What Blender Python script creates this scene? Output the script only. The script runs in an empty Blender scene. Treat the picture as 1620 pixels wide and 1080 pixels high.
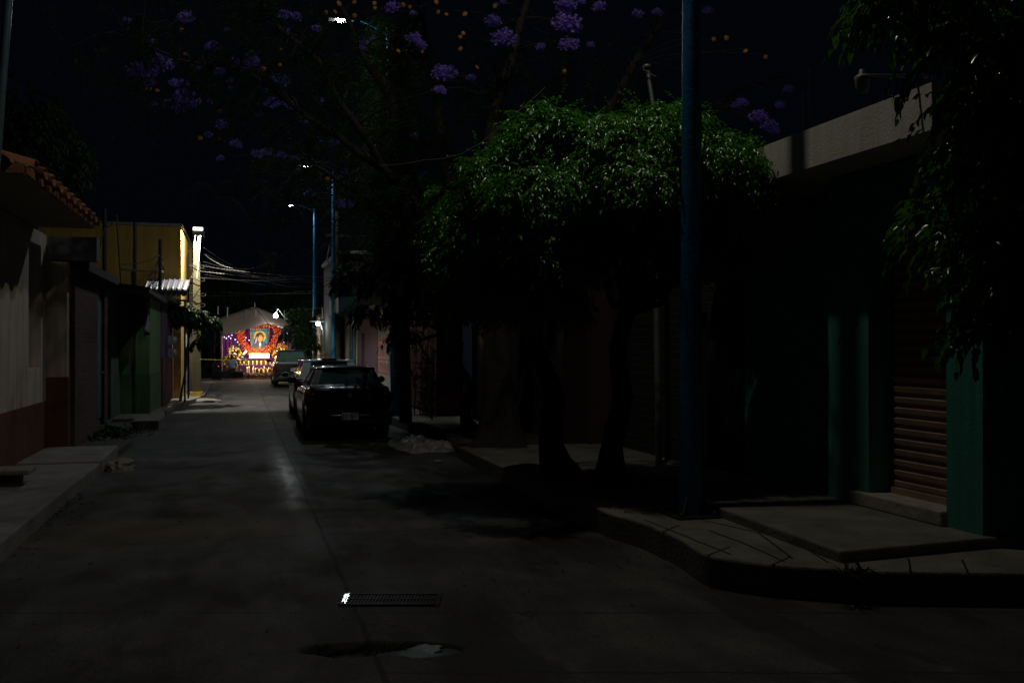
import bpy, math, random
import numpy as np
from mathutils import Vector, Matrix
random.seed(7); rng = np.random.default_rng(11)
S = bpy.context.scene
R = math.radians
# ---------------------------------------------------------------- camera, world, exposure
TH = R(15.27); CS, SN = math.cos(TH), math.sin(TH); F = 1575.0; EYE = 1.85; HOR = 546.0
def D(px, py, zc):                      # photo pixel + depth along the view -> place in the street
    xc = (px-810)/F*zc
    return Vector((xc*CS+zc*SN, -xc*SN+zc*CS, EYE-(py-HOR)/F*zc))
def G(px, py, z=0.0):                   # photo pixel on a level surface at height z
    return D(px, py, (EYE-z)*F/(py-HOR))
def DX(px, py, X):                      # photo pixel on the street-parallel plane at X
    r = (px-810)/F
    Y = X*(CS-r*SN)/(SN+r*CS)
    return D(px, py, X*SN+Y*CS)
cam_d = bpy.data.cameras.new('camera'); cam = bpy.data.objects.new('camera', cam_d)
S.collection.objects.link(cam); S.camera = cam
cam_d.lens = 35; cam_d.sensor_width = 36; cam_d.clip_end = 2000; cam_d.clip_start = 0.05
cam.location = (0, 0, EYE); cam.rotation_euler = (R(90+0.22), 0, -TH)
w = bpy.data.worlds.new('World'); S.world = w; w.use_nodes = True
nt = w.node_tree; bg = nt.nodes['Background']
sky = nt.nodes.new('ShaderNodeTexSky'); sky.sky_type = 'NISHITA'; sky.sun_disc = False
sky.sun_elevation = R(-4); sky.sun_rotation = R(200)
mixn = nt.nodes.new('ShaderNodeMixRGB'); mixn.inputs[0].default_value = .9; mixn.inputs[2].default_value = (.0075, .011, .024, 1)
nt.links.new(sky.outputs[0], mixn.inputs[1]); nt.links.new(mixn.outputs[0], bg.inputs[0]); bg.inputs[1].default_value = 0.1
S.view_settings.view_transform = 'Standard'; S.view_settings.look = 'None'
S.view_settings.exposure = 0; S.view_settings.gamma = 1
S.render.engine = 'CYCLES'; S.cycles.use_denoising = True
S.cycles.max_bounces = 6; S.cycles.transparent_max_bounces = 12; S.cycles.sample_clamp_indirect = 3.0

C = S.collection
# ---------------------------------------------------------------- helpers
def props(o, label=None, cat=None, group=None, kind=None):
    if label: o['label'] = label
    if cat: o['category'] = cat
    if group: o['group'] = group
    if kind: o['kind'] = kind
    return o
def thing(name, label, cat, loc=(0, 0, 0), group=None, rz=0.0):
    o = bpy.data.objects.new(name, None); C.objects.link(o)
    o.location = loc; o.rotation_euler = (0, 0, rz); o.empty_display_size = .2
    return props(o, label, cat, group)
class MB:
    def __init__(s): s.v = []; s.f = []; s.sm = []; s.m = []
    def add(s, vs, fs, smooth=False, mi=0):
        n = len(s.v); s.v.extend([tuple(p) for p in vs])
        for f in fs: s.f.append(tuple(i+n for i in f)); s.sm.append(smooth); s.m.append(mi)
        return s
    def box(s, a, b, rot=None, piv=None, mi=0):
        x0, y0, z0 = a; x1, y1, z1 = b
        if x0 > x1: x0, x1 = x1, x0
        if y0 > y1: y0, y1 = y1, y0
        if z0 > z1: z0, z1 = z1, z0
        vs = [Vector(p) for p in ((x0,y0,z0),(x1,y0,z0),(x1,y1,z0),(x0,y1,z0),(x0,y0,z1),(x1,y0,z1),(x1,y1,z1),(x0,y1,z1))]
        if rot is not None:
            piv = Vector(piv) if piv is not None else Vector(((x0+x1)/2,(y0+y1)/2,(z0+z1)/2))
            vs = [rot @ (p-piv)+piv for p in vs]
        return s.add(vs, [(0,3,2,1),(4,5,6,7),(0,1,5,4),(1,2,6,5),(2,3,7,6),(3,0,4,7)], mi=mi)
    def prism(s, poly, z0, z1):         # poly: list of (x,y), counter-clockwise
        n = len(poly)
        vs = [(p[0], p[1], z0) for p in poly]+[(p[0], p[1], z1) for p in poly]
        return s.add(vs, [tuple(range(n-1, -1, -1)), tuple(range(n, 2*n))]+[(i, (i+1) % n, n+(i+1) % n, n+i) for i in range(n)])
    def tube(s, pts, r, n=8, cap=True, smooth=True):
        pts = [Vector(p) for p in pts]; rs = r if hasattr(r, '__len__') else [r]*len(pts)
        vs = []; prev = None
        for i, p in enumerate(pts):
            t = (pts[min(i+1, len(pts)-1)]-pts[max(i-1, 0)])
            if t.length < 1e-9: t = Vector((0, 0, 1))
            t.normalize()
            if prev is None:
                u = t.cross(Vector((0, 0, 1)))
                if u.length < .05: u = t.cross(Vector((0, 1, 0)))
            else:
                u = prev-t*prev.dot(t)
                if u.length < 1e-6: u = t.cross(Vector((0.3, 1, 0)))
            u.normalize(); prev = u; w_ = t.cross(u)
            for k in range(n):
                a = 2*math.pi*k/n; vs.append(p+(u*math.cos(a)+w_*math.sin(a))*rs[i])
        fs = []
        for i in range(len(pts)-1):
            for k in range(n):
                k2 = (k+1) % n; fs.append((i*n+k, i*n+k2, (i+1)*n+k2, (i+1)*n+k))
        s.add(vs, fs, smooth)
        if cap:
            m = len(pts)-1
            s.add(vs[:n], [tuple(range(n-1, -1, -1))]); s.add(vs[m*n:], [tuple(range(n))])
        return s
    def lathe(s, prof, c=(0, 0, 0), n=16, axis='z', smooth=True):
        vs = []; c = Vector(c)
        for r, h in prof:
            for k in range(n):
                a = 2*math.pi*k/n; x, y = r*math.cos(a), r*math.sin(a)
                vs.append(c+Vector({'z': (x, y, h), 'x': (h, x, y), 'y': (x, h, y)}[axis]))
        fs = [(i*n+k, i*n+(k+1) % n, (i+1)*n+(k+1) % n, (i+1)*n+k) for i in range(len(prof)-1) for k in range(n)]
        return s.add(vs, fs, smooth)
    def ball(s, c, r, n=8, m=5):
        rx, ry, rz = r if hasattr(r, '__len__') else (r, r, r)
        vs = []
        for j in range(m+1):
            t = math.pi*j/m
            for k in range(n):
                a = 2*math.pi*k/n
                vs.append((c[0]+rx*math.sin(t)*math.cos(a), c[1]+ry*math.sin(t)*math.sin(a), c[2]+rz*math.cos(t)))
        return s.add(vs, [(j*n+k, (j+1)*n+k, (j+1)*n+(k+1) % n, j*n+(k+1) % n) for j in range(m) for k in range(n)], True)
    def build(s, name, mat, parent=None, bevel=0, **pr):
        me = bpy.data.meshes.new(name); me.from_pydata(s.v, [], s.f)
        for mm in (mat if isinstance(mat, (list, tuple)) else [mat]): me.materials.append(mm)
        me.polygons.foreach_set('use_smooth', s.sm); me.polygons.foreach_set('material_index', s.m); me.update()
        o = bpy.data.objects.new(name, me); C.objects.link(o)
        if parent is not None: o.parent = parent
        if bevel:
            b = o.modifiers.new('bevel', 'BEVEL'); b.width = bevel; b.segments = 2; b.limit_method = 'ANGLE'
        return props(o, **pr)
def copy_tree(o, parent=None):
    c = o.copy(); C.objects.link(c)
    if parent is not None: c.parent = parent
    for ch in [x for x in bpy.data.objects if x.parent == o and x.name != c.name]: copy_tree(ch, c)
    return c
# ---------------------------------------------------------------- materials
MATS = {}
def mat(name, col, rough=.8, var=.25, scale=3.0, bump=.0, bscale=40, metal=0, streak=0.0, spec=.5, coat=0, emit=None, es=0, dirt=0):
    if name in MATS: return MATS[name]
    m = bpy.data.materials.new(name); m.use_nodes = True; MATS[name] = m
    t = m.node_tree; N = t.nodes; L = t.links; b = N['Principled BSDF']
    b.inputs['Roughness'].default_value = rough; b.inputs['Metallic'].default_value = metal
    b.inputs['Specular IOR Level'].default_value = spec
    b.inputs['Coat Weight'].default_value = coat
    if emit is not None:
        b.inputs['Emission Color'].default_value = (*emit, 1); b.inputs['Emission Strength'].default_value = es
    tc = N.new('ShaderNodeTexCoord')
    n1 = N.new('ShaderNodeTexNoise'); n1.inputs['Scale'].default_value = scale; n1.inputs['Detail'].default_value = 8; n1.inputs['Roughness'].default_value = .65
    L.new(tc.outputs['Object'], n1.inputs['Vector'])
    r = N.new('ShaderNodeValToRGB'); L.new(n1.outputs['Fac'], r.inputs[0])
    r.color_ramp.elements[0].position = .3; r.color_ramp.elements[1].position = .7
    r.color_ramp.elements[0].color = (*[c*(1-var) for c in col], 1); r.color_ramp.elements[1].color = (*[min(1, c*(1+var*.7)) for c in col], 1)
    out = r.outputs[0]
    if streak:
        mp = N.new('ShaderNodeMapping'); mp.inputs['Scale'].default_value = (6, 6, .35); L.new(tc.outputs['Object'], mp.inputs[0])
        n2 = N.new('ShaderNodeTexNoise'); n2.inputs['Scale'].default_value = 2.2; n2.inputs['Detail'].default_value = 6; L.new(mp.outputs[0], n2.inputs[0])
        r2 = N.new('ShaderNodeValToRGB'); L.new(n2.outputs['Fac'], r2.inputs[0]); r2.color_ramp.elements[0].position = .35; r2.color_ramp.elements[1].position = .6
        k = 1-streak; r2.color_ramp.elements[0].color = (k, k*.97, k*.92, 1); r2.color_ramp.elements[1].color = (1, 1, 1, 1)
        mx = N.new('ShaderNodeMixRGB'); mx.blend_type = 'MULTIPLY'; mx.inputs[0].default_value = 1
        L.new(out, mx.inputs[1]); L.new(r2.outputs[0], mx.inputs[2]); out = mx.outputs[0]
    L.new(out, b.inputs['Base Color'])
    if bump:
        n3 = N.new('ShaderNodeTexNoise'); n3.inputs['Scale'].default_value = bscale; n3.inputs['Detail'].default_value = 6; L.new(tc.outputs['Object'], n3.inputs[0])
        bp = N.new('ShaderNodeBump'); bp.inputs['Strength'].default_value = bump; bp.inputs['Distance'].default_value = .02
        L.new(n3.outputs['Fac'], bp.inputs['Height']); L.new(bp.outputs[0], b.inputs['Normal'])
    return m
def emis(name, col, st):
    if name in MATS: return MATS[name]
    m = bpy.data.materials.new(name); m.use_nodes = True; MATS[name] = m; t = m.node_tree
    t.nodes.remove(t.nodes['Principled BSDF']); e = t.nodes.new('ShaderNodeEmission')
    e.inputs[0].default_value = (*col, 1); e.inputs[1].default_value = st
    t.links.new(e.outputs[0], t.nodes['Material Output'].inputs[0]); return m
def leaf_mat(name, c1, c2, rough=.28, trans=.35, spec=.6):
    m = bpy.data.materials.new(name); m.use_nodes = True; MATS[name] = m
    t = m.node_tree; N = t.nodes; L = t.links; b = N['Principled BSDF']; b.inputs['Roughness'].default_value = rough
    b.inputs['Specular IOR Level'].default_value = spec
    tc = N.new('ShaderNodeTexCoord'); n = N.new('ShaderNodeTexNoise'); n.inputs['Scale'].default_value = 9; n.inputs['Detail'].default_value = 3
    L.new(tc.outputs['Object'], n.inputs[0]); r = N.new('ShaderNodeValToRGB'); L.new(n.outputs['Fac'], r.inputs[0])
    r.color_ramp.elements[0].position = .35; r.color_ramp.elements[1].position = .65
    r.color_ramp.elements[0].color = (*c1, 1); r.color_ramp.elements[1].color = (*c2, 1)
    L.new(r.outputs[0], b.inputs['Base Color'])
    tr = N.new('ShaderNodeBsdfTranslucent'); L.new(r.outputs[0], tr.inputs[0])
    mx = N.new('ShaderNodeMixShader'); mx.inputs[0].default_value = trans
    L.new(b.outputs[0], mx.inputs[1]); L.new(tr.outputs[0], mx.inputs[2]); L.new(mx.outputs[0], N['Material Output'].inputs[0])
    return m
def brick_mat(name, col, mortar, rough=.9, bw=.24, bh=.075):
    m = mat(name, col, rough, .3, 5)
    t = m.node_tree; N = t.nodes; L = t.links; b = N['Principled BSDF']
    g = N.new('ShaderNodeNewGeometry'); sx = N.new('ShaderNodeSeparateXYZ'); L.new(g.outputs['Position'], sx.inputs[0])
    ad = N.new('ShaderNodeMath'); ad.operation = 'ADD'; L.new(sx.outputs[0], ad.inputs[0]); L.new(sx.outputs[1], ad.inputs[1])
    cb = N.new('ShaderNodeCombineXYZ'); L.new(ad.outputs[0], cb.inputs[0]); L.new(sx.outputs[2], cb.inputs[1])
    br = N.new('ShaderNodeTexBrick'); L.new(cb.outputs[0], br.inputs['Vector'])
    br.inputs['Scale'].default_value = 1; br.inputs['Brick Width'].default_value = bw; br.inputs['Row Height'].default_value = bh
    br.inputs['Mortar Size'].default_value = .008; br.inputs['Color1'].default_value = (*col, 1); br.inputs['Color2'].default_value = (*[c*.6 for c in col], 1)
    br.inputs['Mortar'].default_value = (*mortar, 1); L.new(br.outputs['Color'], b.inputs['Base Color'])
    bp = N.new('ShaderNodeBump'); bp.invert = True; bp.inputs['Strength'].default_value = .8; bp.inputs['Distance'].default_value = .01
    L.new(br.outputs['Fac'], bp.inputs['Height']); L.new(bp.outputs[0], b.inputs['Normal'])
    return m
def glass_mat(name, tint, alpha=.5, rough=.03):
    m = bpy.data.materials.new(name); m.use_nodes = True; MATS[name] = m; t = m.node_tree; N = t.nodes; L = t.links
    N.remove(N['Principled BSDF']); gl = N.new('ShaderNodeBsdfGlossy'); gl.inputs['Roughness'].default_value = rough; gl.inputs[0].default_value = (.9, .9, .9, 1)
    tr = N.new('ShaderNodeBsdfTransparent'); tr.inputs[0].default_value = (*tint, 1)
    lw = N.new('ShaderNodeFresnel'); lw.inputs[0].default_value = 1.45
    mx = N.new('ShaderNodeMixShader'); L.new(lw.outputs[0], mx.inputs[0]); L.new(tr.outputs[0], mx.inputs[1]); L.new(gl.outputs[0], mx.inputs[2])
    df = N.new('ShaderNodeBsdfDiffuse'); df.inputs[0].default_value = (.4, .6, .6, 1); m2 = N.new('ShaderNodeMixShader'); m2.inputs[0].default_value = .12  # teal diffuse haze in the glass stands in for a glow inside
    L.new(mx.outputs[0], m2.inputs[1]); L.new(df.outputs[0], m2.inputs[2]); L.new(m2.outputs[0], N['Material Output'].inputs[0]); return m
def road_mat():
    m = bpy.data.materials.new('road_concrete'); m.use_nodes = True; t = m.node_tree; N = t.nodes; L = t.links; b = N['Principled BSDF']
    tc = N.new('ShaderNodeTexCoord')
    def noise(sc, vec=None, det=8):
        n = N.new('ShaderNodeTexNoise'); n.inputs['Scale'].default_value = sc; n.inputs['Detail'].default_value = det
        n.inputs['Roughness'].default_value = .65; L.new(vec or tc.outputs['Object'], n.inputs[0]); return n.outputs['Fac']
    def ma(op, a, b_=None, c=None):
        k = N.new('ShaderNodeMath'); k.operation = op
        for i, x in enumerate((a, b_, c)):
            if x is None: continue
            if isinstance(x, (int, float)): k.inputs[i].default_value = x
            else: L.new(x, k.inputs[i])
        return k.outputs[0]
    mp = N.new('ShaderNodeMapping'); mp.inputs['Scale'].default_value = (1, .35, 1); L.new(tc.outputs['Object'], mp.inputs[0])
    big = noise(.55, det=5); mid = noise(3.0, mp.outputs[0]); fin = noise(42)
    r = N.new('ShaderNodeValToRGB'); L.new(ma('ADD', ma('MULTIPLY', big, .55), ma('MULTIPLY', mid, .45)), r.inputs[0])
    e = r.color_ramp.elements; e[0].position = .38; e[0].color = (.028, .0275, .026, 1); e[1].position = .62; e[1].color = (.115, .112, .103, 1)
    k = r.color_ramp.elements.new(.5); k.color = (.058, .057, .052, 1)
    # sharp-edged stains and patches
    st = N.new('ShaderNodeValToRGB'); L.new(noise(.8, mp.outputs[0], 12), st.inputs[0]); st.color_ramp.elements[0].position = .43; st.color_ramp.elements[1].position = .47
    st.color_ramp.elements[0].color = (.5, .5, .49, 1)
    x1 = N.new('ShaderNodeMixRGB'); x1.blend_type = 'MULTIPLY'; x1.inputs[0].default_value = 1; L.new(r.outputs[0], x1.inputs[1]); L.new(st.outputs[0], x1.inputs[2])
    fr = N.new('ShaderNodeValToRGB'); L.new(fin, fr.inputs[0]); fr.color_ramp.elements[0].position = .3; fr.color_ramp.elements[1].position = .7
    fr.color_ramp.elements[0].color = (.45, .45, .45, 1); fr.color_ramp.elements[1].color = (1.45, 1.45, 1.45, 1)
    x2 = N.new('ShaderNodeMixRGB'); x2.blend_type = 'MULTIPLY'; x2.inputs[0].default_value = 1; L.new(x1.outputs[0], x2.inputs[1]); L.new(fr.outputs[0], x2.inputs[2])
    dp = N.new('ShaderNodeVectorMath'); dp.operation = 'DISTANCE'; mp2 = N.new('ShaderNodeMapping'); mp2.inputs['Scale'].default_value = (.55, 1.1, 1); L.new(tc.outputs['Object'], mp2.inputs[0]); L.new(mp2.outputs[0], dp.inputs[0]); dp.inputs[1].default_value = (-.45, 11.5, 0)
    dm = N.new('ShaderNodeValToRGB'); L.new(ma('ADD', ma('MULTIPLY', dp.outputs['Value'], .55), ma('MULTIPLY', mid, .9)), dm.inputs[0]); dm.color_ramp.elements[0].position = .55; dm.color_ramp.elements[0].color = (1, 1, 1, 1); dm.color_ramp.elements[1].position = 1.0; dm.color_ramp.elements[1].color = (0, 0, 0, 1)
    xd = N.new('ShaderNodeMixRGB'); L.new(dm.outputs[0], xd.inputs[0]); L.new(x2.outputs[0], xd.inputs[1]); xd.inputs[2].default_value = (.11, .085, .045, 1); x2 = xd
    # joints: one along the street, several across, each filled with dark dirt
    sx = N.new('ShaderNodeSeparateXYZ'); L.new(tc.outputs['Object'], sx.inputs[0])
    wob = ma('MULTIPLY', ma('SUBTRACT', noise(1.6), .5), .09)
    X = ma('ADD', sx.outputs[0], wob); Y = ma('ADD', sx.outputs[1], ma('MULTIPLY', wob, 1.0))
    J = ma('LESS_THAN', ma('ABSOLUTE', ma('SUBTRACT', X, .78)), .018)
    right = ma('GREATER_THAN', X, .78)
    for yy, side in ((5.62, 0), (6.94, 2), (9.9, 2), (13.4, 1), (15.4, 0), (18.9, 1), (22.5, 2), (27, 1), (32, 2), (38, 2), (44, 2)):
        q = ma('LESS_THAN', ma('ABSOLUTE', ma('SUBTRACT', (ma('ADD', Y, ma('MULTIPLY', ma('SUBTRACT', X, .78), .27)) if yy < 8 else Y), yy)), .011 if yy < 12 else .02)
        if side == 0: q = ma('MULTIPLY', q, right)
        if side == 1: q = ma('MULTIPLY', q, ma('SUBTRACT', 1.0, right))
        J = ma('MAXIMUM', J, q)
    ck = ma('LESS_THAN', ma('ABSOLUTE', ma('SUBTRACT', noise(.55, None, 4), .47)), .0022)
    J = ma('MAXIMUM', J, ma('MULTIPLY', ck, .75))
    x3 = N.new('ShaderNodeMixRGB'); L.new(J, x3.inputs[0]); L.new(x2.outputs[0], x3.inputs[1]); x3.inputs[2].default_value = (.012, .012, .012, 1)
    L.new(x3.outputs[0], b.inputs['Base Color'])
    # worn smooth strip beside the long joint
    band = ma('MAXIMUM', 0.0, ma('SUBTRACT', 1.0, ma('ABSOLUTE', ma('DIVIDE', ma('SUBTRACT', X, .63), .26))))
    band = ma('MULTIPLY', band, ma('MAXIMUM', .12, ma('SUBTRACT', 1.0, ma('ABSOLUTE', ma('DIVIDE', ma('SUBTRACT', Y, 14.5), 5.5)))))
    ro = ma('SUBTRACT', ma('ADD', .62, ma('MULTIPLY', mid, .35)), ma('MULTIPLY', band, ma('MULTIPLY', ma('POWER', mid, 2.0), 1.9)))
    L.new(ro, b.inputs['Roughness'])
    bp = N.new('ShaderNodeBump'); bp.inputs['Strength'].default_value = .5; bp.inputs['Distance'].default_value = .012
    L.new(ma('SUBTRACT', ma('ADD', fin, ma('MULTIPLY', mid, 1.5)), ma('MULTIPLY', J, 3)), bp.inputs['Height']); L.new(bp.outputs[0], b.inputs['Normal'])
    return m
M_road = road_mat()
M_pave = mat('pavement_concrete', (.20, .19, .155), .88, .45, 2.2, .6, 30)
M_dirt = mat('dry_dirt', (.08, .07, .055), .95, .5, 2, .8, 12)
M_black = mat('black_rubber', (.01, .01, .01), .7, .1)
M_dark = mat('dark_metal', (.02, .02, .022), .5, .2)
M_steel = mat('galvanised_steel', (.35, .36, .36), .4, .2, 8, metal=.7)
M_bluepole = mat('blue_pole_paint', (.01, .17, .35), .4, .35, 5, .25, 25, streak=.25)
M_conc = mat('cast_concrete', (.33, .31, .26), .85, .3, 3, .4, 30, streak=.3)
M_wire = mat('cable_rubber', (.02, .02, .02), .8, .1, spec=.2)
M_lwire = mat('pale_cable', (.13, .14, .14), .35, .1)
M_bark = mat('bark', (.05, .04, .032), .95, .5, 6, 1.0, 18)
# ---------------------------------------------------------------- lamps
def plight(name, loc, col, W, r=.08, parent=None, spot=None, rot=None, blend=.3):
    d = bpy.data.lights.new(name, 'SPOT' if spot else 'POINT'); d.color = col; d.energy = W; d.shadow_soft_size = r
    if spot: d.spot_size = spot; d.spot_blend = blend
    o = bpy.data.objects.new(name, d); C.objects.link(o)
    o.location = loc
    if rot is not None: o.rotation_euler = rot
    if parent is not None: o.parent = parent
    return o
def street_lamp(base, h, arm, W, col, label, lean=(0, 0), r0=.135, r1=.1, es=40):
    t = thing('street_lamp', label, 'street lamp', base, 'blue street lamps along the right kerb')
    hh = h-base[2]
    top = Vector((lean[0], lean[1], hh+.1))
    MB().tube([(0, 0, .02), top*.5, top], [r0, (r0+r1)/2, r1], 20).build('pole', M_bluepole, t)
    b = MB(); b.box((-.22, -.22, 0), (.22, .22, .02))
    for sx in (-1, 1):
        for sy in (-1, 1): b.lathe([(.022, .02), (.022, .06), (0, .06)], (sx*.17, sy*.17, 0), 8)
    for k in range(4):
        a = k*math.pi/2+.78; c, s_ = math.cos(a), math.sin(a)
        b.add([(c*r0, s_*r0, .02), (c*.24, s_*.24, .02), (c*r0, s_*r0, .2), (c*r0-s_*.012, s_*r0+c*.012, .02), (c*.24-s_*.012, s_*.24+c*.012, .02), (c*r0-s_*.012, s_*r0+c*.012, .2)],
              [(0, 1, 2), (5, 4, 3), (0, 3, 4, 1), (1, 4, 5, 2)])
    b.build('base_plate', M_dark, t)
    ax = Vector((arm[0], arm[1], 0)); e = Vector((top.x, top.y, hh-.1))
    pts = [e+ax*k+Vector((0, 0, .35*math.sin(k*math.pi/2))) for k in (0, .2, .4, .6, .8, 1)]
    MB().tube(pts, .032, 8).build('arm', M_bluepole, t)
    hd = e+ax+Vector((0, 0, .28)); u = ax.normalized(); v = Vector((-u.y, u.x, 0))
    rot = Matrix((u, v, Vector((0, 0, 1)))).transposed()
    hb = MB(); hb.box((-.1, -.13, 0), (.5, .13, .07), rot, (0, 0, 0)); hb.box((0, -.09, .07), (.35, .09, .11), rot, (0, 0, 0))
    o = hb.build('lamp_head', M_steel, t, .01); o.location = hd
    g = MB(); g.box((.14, -.07, -.03), (.30, .07, 0), rot, (0, 0, 0))
    lens = g.build('lens', emis('led_lens_%d' % int(es), (.86, .96, 1) if col[2] > .9 else (1, .96, .88), es), o)
    lp = hd+u*.24-Vector((0, 0, .12))
    plight('lamp_light', lp, col, W, .09, t, R(164), (0, 0, 0), .25)
    return t
def wthing(name, label, cat, base, group=None):         # a thing whose parts are given in street coordinates
    return thing(name, label, cat, base, group)
def settle(t):
    for ch in [o for o in bpy.data.objects if o.parent == t]: ch.location = -t.location
# ---------------------------------------------------------------- setting
def lines(a, b, step, zones):
    xs = []; x = a
    while x < b:
        xs.append(x); st = step(x)
        for z0, z1, s_ in zones:
            if z0-st < x < z1: st = s_
        x += st
    xs.append(b); return xs
from mathutils import noise as mn
def pit(x, y):                           # the broken pothole in the near road
    c_ = G(605, 1026); dx, dy = x-c_.x, y-c_.y; u = (dx*CS-dy*SN)/.52; v = (dx*SN+dy*CS)/.17
    q = mn.noise(Vector((x*6, y*6, 3)))*.28
    d = u*u+v*v+q
    if d > 1: return 0
    e = min(1, (1-d)*5)
    hump = max(0, 1-((u-.1)/.75)**2-((v+.55)/.6)**2)
    return -(.085*e)*(1-.85*hump)-.006*mn.noise(Vector((x*14, y*14, 0)))*e
xs = lines(-14, 26, lambda x: 1.0 if abs(x) > 5 else .4, [(.15, 1.55, .025)])
ys = lines(-6, 95, lambda y: .4 if y < 12 else 2.0, [(5.7, 6.5, .014)])
b = MB(); nx = len(xs)
b.add([(x, y, pit(x, y)+.004*mn.noise(Vector((x*.8, y*.8, 9)))) for y in ys for x in xs],
      [(j*nx+i, j*nx+i+1, (j+1)*nx+i+1, (j+1)*nx+i) for j in range(len(ys)-1) for i in range(nx-1)], True)
b.build('road', M_road, kind='structure')
MB().box((-700, -300, -1.5), (700, 1500, -.12)).build('ground', M_dirt, kind='structure')
wat = mat('puddle_water', (.05, .055, .055), .3, .05, spec=.8)
def blob(cx, cy, rx, ry, z, name, m_, n=26, **k):
    b = MB(); ps = []
    for i in range(n):
        a = 2*math.pi*i/n; q = 1+.35*mn.noise(Vector((math.cos(a)*1.7, math.sin(a)*1.7, cx*5+cy)))
        ps.append((cx+rx*q*math.cos(a), cy+ry*q*math.sin(a)))
    return b.prism(ps, z-.01, z).build(name, m_, **k)
pw = G(665, 1030); blob(pw.x, pw.y, .30, .13, -.02, 'puddle', wat, kind='structure')
# pavements, each a slab with a real kerb
def slab(name, poly, top, m_=M_pave, low=-.1, bev=.02):
    b = MB(); a = sum(poly[i][0]*poly[(i+1) % len(poly)][1]-poly[(i+1) % len(poly)][0]*poly[i][1] for i in range(len(poly)))
    b.prism(poly if a > 0 else poly[::-1], low, top)
    return b.build(name, m_, bevel=bev, kind='structure')
def wob(pts, step=.5, amp=.02):
    out = []
    for p, q in zip(pts, pts[1:]):
        n = max(1, int(math.dist(p, q)/step))
        for i in range(n):
            k = i/n; x = p[0]+(q[0]-p[0])*k; y = p[1]+(q[1]-p[1])*k
            out.append((x+amp*mn.noise(Vector((x*2, y*2, 5))), y))
    return out+[pts[-1]]
lk = wob([(-1.97, -4), (-1.97, 12), (-1.93, 15.3)])
M_lpave = mat('pale_pavement', (.27, .26, .25), .88, .35, 2.2, .6, 30)
slab('pavement', lk+[(-3.9, 15.3), (-9, 15.3), (-9, -4)], .17, M_lpave)
slab('pavement', wob([(-1.93, 15.3), (-1.95, 17.6)])+[(-9, 17.6), (-9, 15.3)], .2, M_lpave)
slab('pavement', wob([(-1.95, 17.6), (-1.9, 19.4), (-2.2, 19.8), (-2.3, 24)])+[(-9, 24), (-9, 17.6)], .13, M_dirt)
slab('pavement', [(-1.72, 23.2), (-1.72, 25.0), (-1.95, 27.5), (-9, 27.5), (-9, 24.0), (-2.3, 24.0), (-2.3, 23.2)], .2)
slab('pavement', wob([(-1.85, 27.5), (-1.7, 31), (-1.3, 34.2), (-1.2, 36), (-1.25, 47)])+[(-9, 47), (-9, 27.5)], .15)
cor = [G(*p, .24) for p in ((965, 812), (1010, 824), (1049, 840), (1078, 853), (1097, 866), (1122, 878), (1162, 885), (1221, 892), (1324, 899), (1373, 902), (1620, 905.5))]
cor = [(p.x, p.y) for p in cor]
def spl(p, n=4):
    o = []
    for i in range(len(p)-1):
        a, b_, c, d = p[max(0, i-1)], p[i], p[i+1], p[min(len(p)-1, i+2)]
        for k in range(n):
            t = k/n
            o.append(tuple(.5*((2*b_[j])+(-a[j]+c[j])*t+(2*a[j]-5*b_[j]+4*c[j]-d[j])*t*t+(-a[j]+3*b_[j]-3*c[j]+d[j])*t**3) for j in (0, 1)))
    return o+[p[-1]]
cs = spl(cor)
far = (cor[-1][0]+12, cor[-1][1]-1.2)
slab('pavement', cs+[far, (18, 12.2), (3.44, 12.2), (3.40, 10.5)], .24)
slab('pavement', wob([(3.44, 12.2), (3.44, 15.9)])+[(9, 15.9), (9, 12.2)], .2)
slab('pavement', [(3.5, 15.9), (3.9, 19.5), (9, 19.5), (9, 15.9)], .1, M_dirt)
slab('pavement', [(3.62, 19.5), (3.40, 22.3), (3.44, 60), (9, 60), (9, 19.5)], .2)
# the rubble ramp between two pavement slabs
b = MB(); n = 46; vs = []
for j in range(n+1):
    for i in range(n+1):
        u, v = i/n*2-1, j/n*2-1; r_ = min(1, math.hypot(u, v)); a_ = math.atan2(v, u); k_ = 1+.35*mn.noise(Vector((math.cos(a_)*1.5, math.sin(a_)*1.5, 4))); x = 3.2+u*.62*k_; y = 18.1+v*1.6*k_
        vs.append((x, y, -.02+.12*(1-r_*r_)+.13*(mn.noise(Vector((x*4, y*3, 1)))+.6*mn.noise(Vector((x*11, y*8, 1))))*min(1, (1-r_)*3)))
b.add(vs, [(j*(n+1)+i, j*(n+1)+i+1, (j+1)*(n+1)+i+1, (j+1)*(n+1)+i) for j in range(n) for i in range(n)], True)
b.build('rubble_ramp', mat('rubble_concrete', (.45, .45, .44), .45, .5, 9, 1, 25), kind='structure')
# shop platform
pa, pb, pc = G(1110, 792, .33), G(1330, 871, .33), G(1545, 851, .33)
slab('shop_platform', [(pa.x, pa.y), (pb.x, pb.y), (pc.x, pc.y), (8.5, pc.y+.1), (8.5, 9.9), (pa.x+.5, 9.9)], .33)
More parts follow.
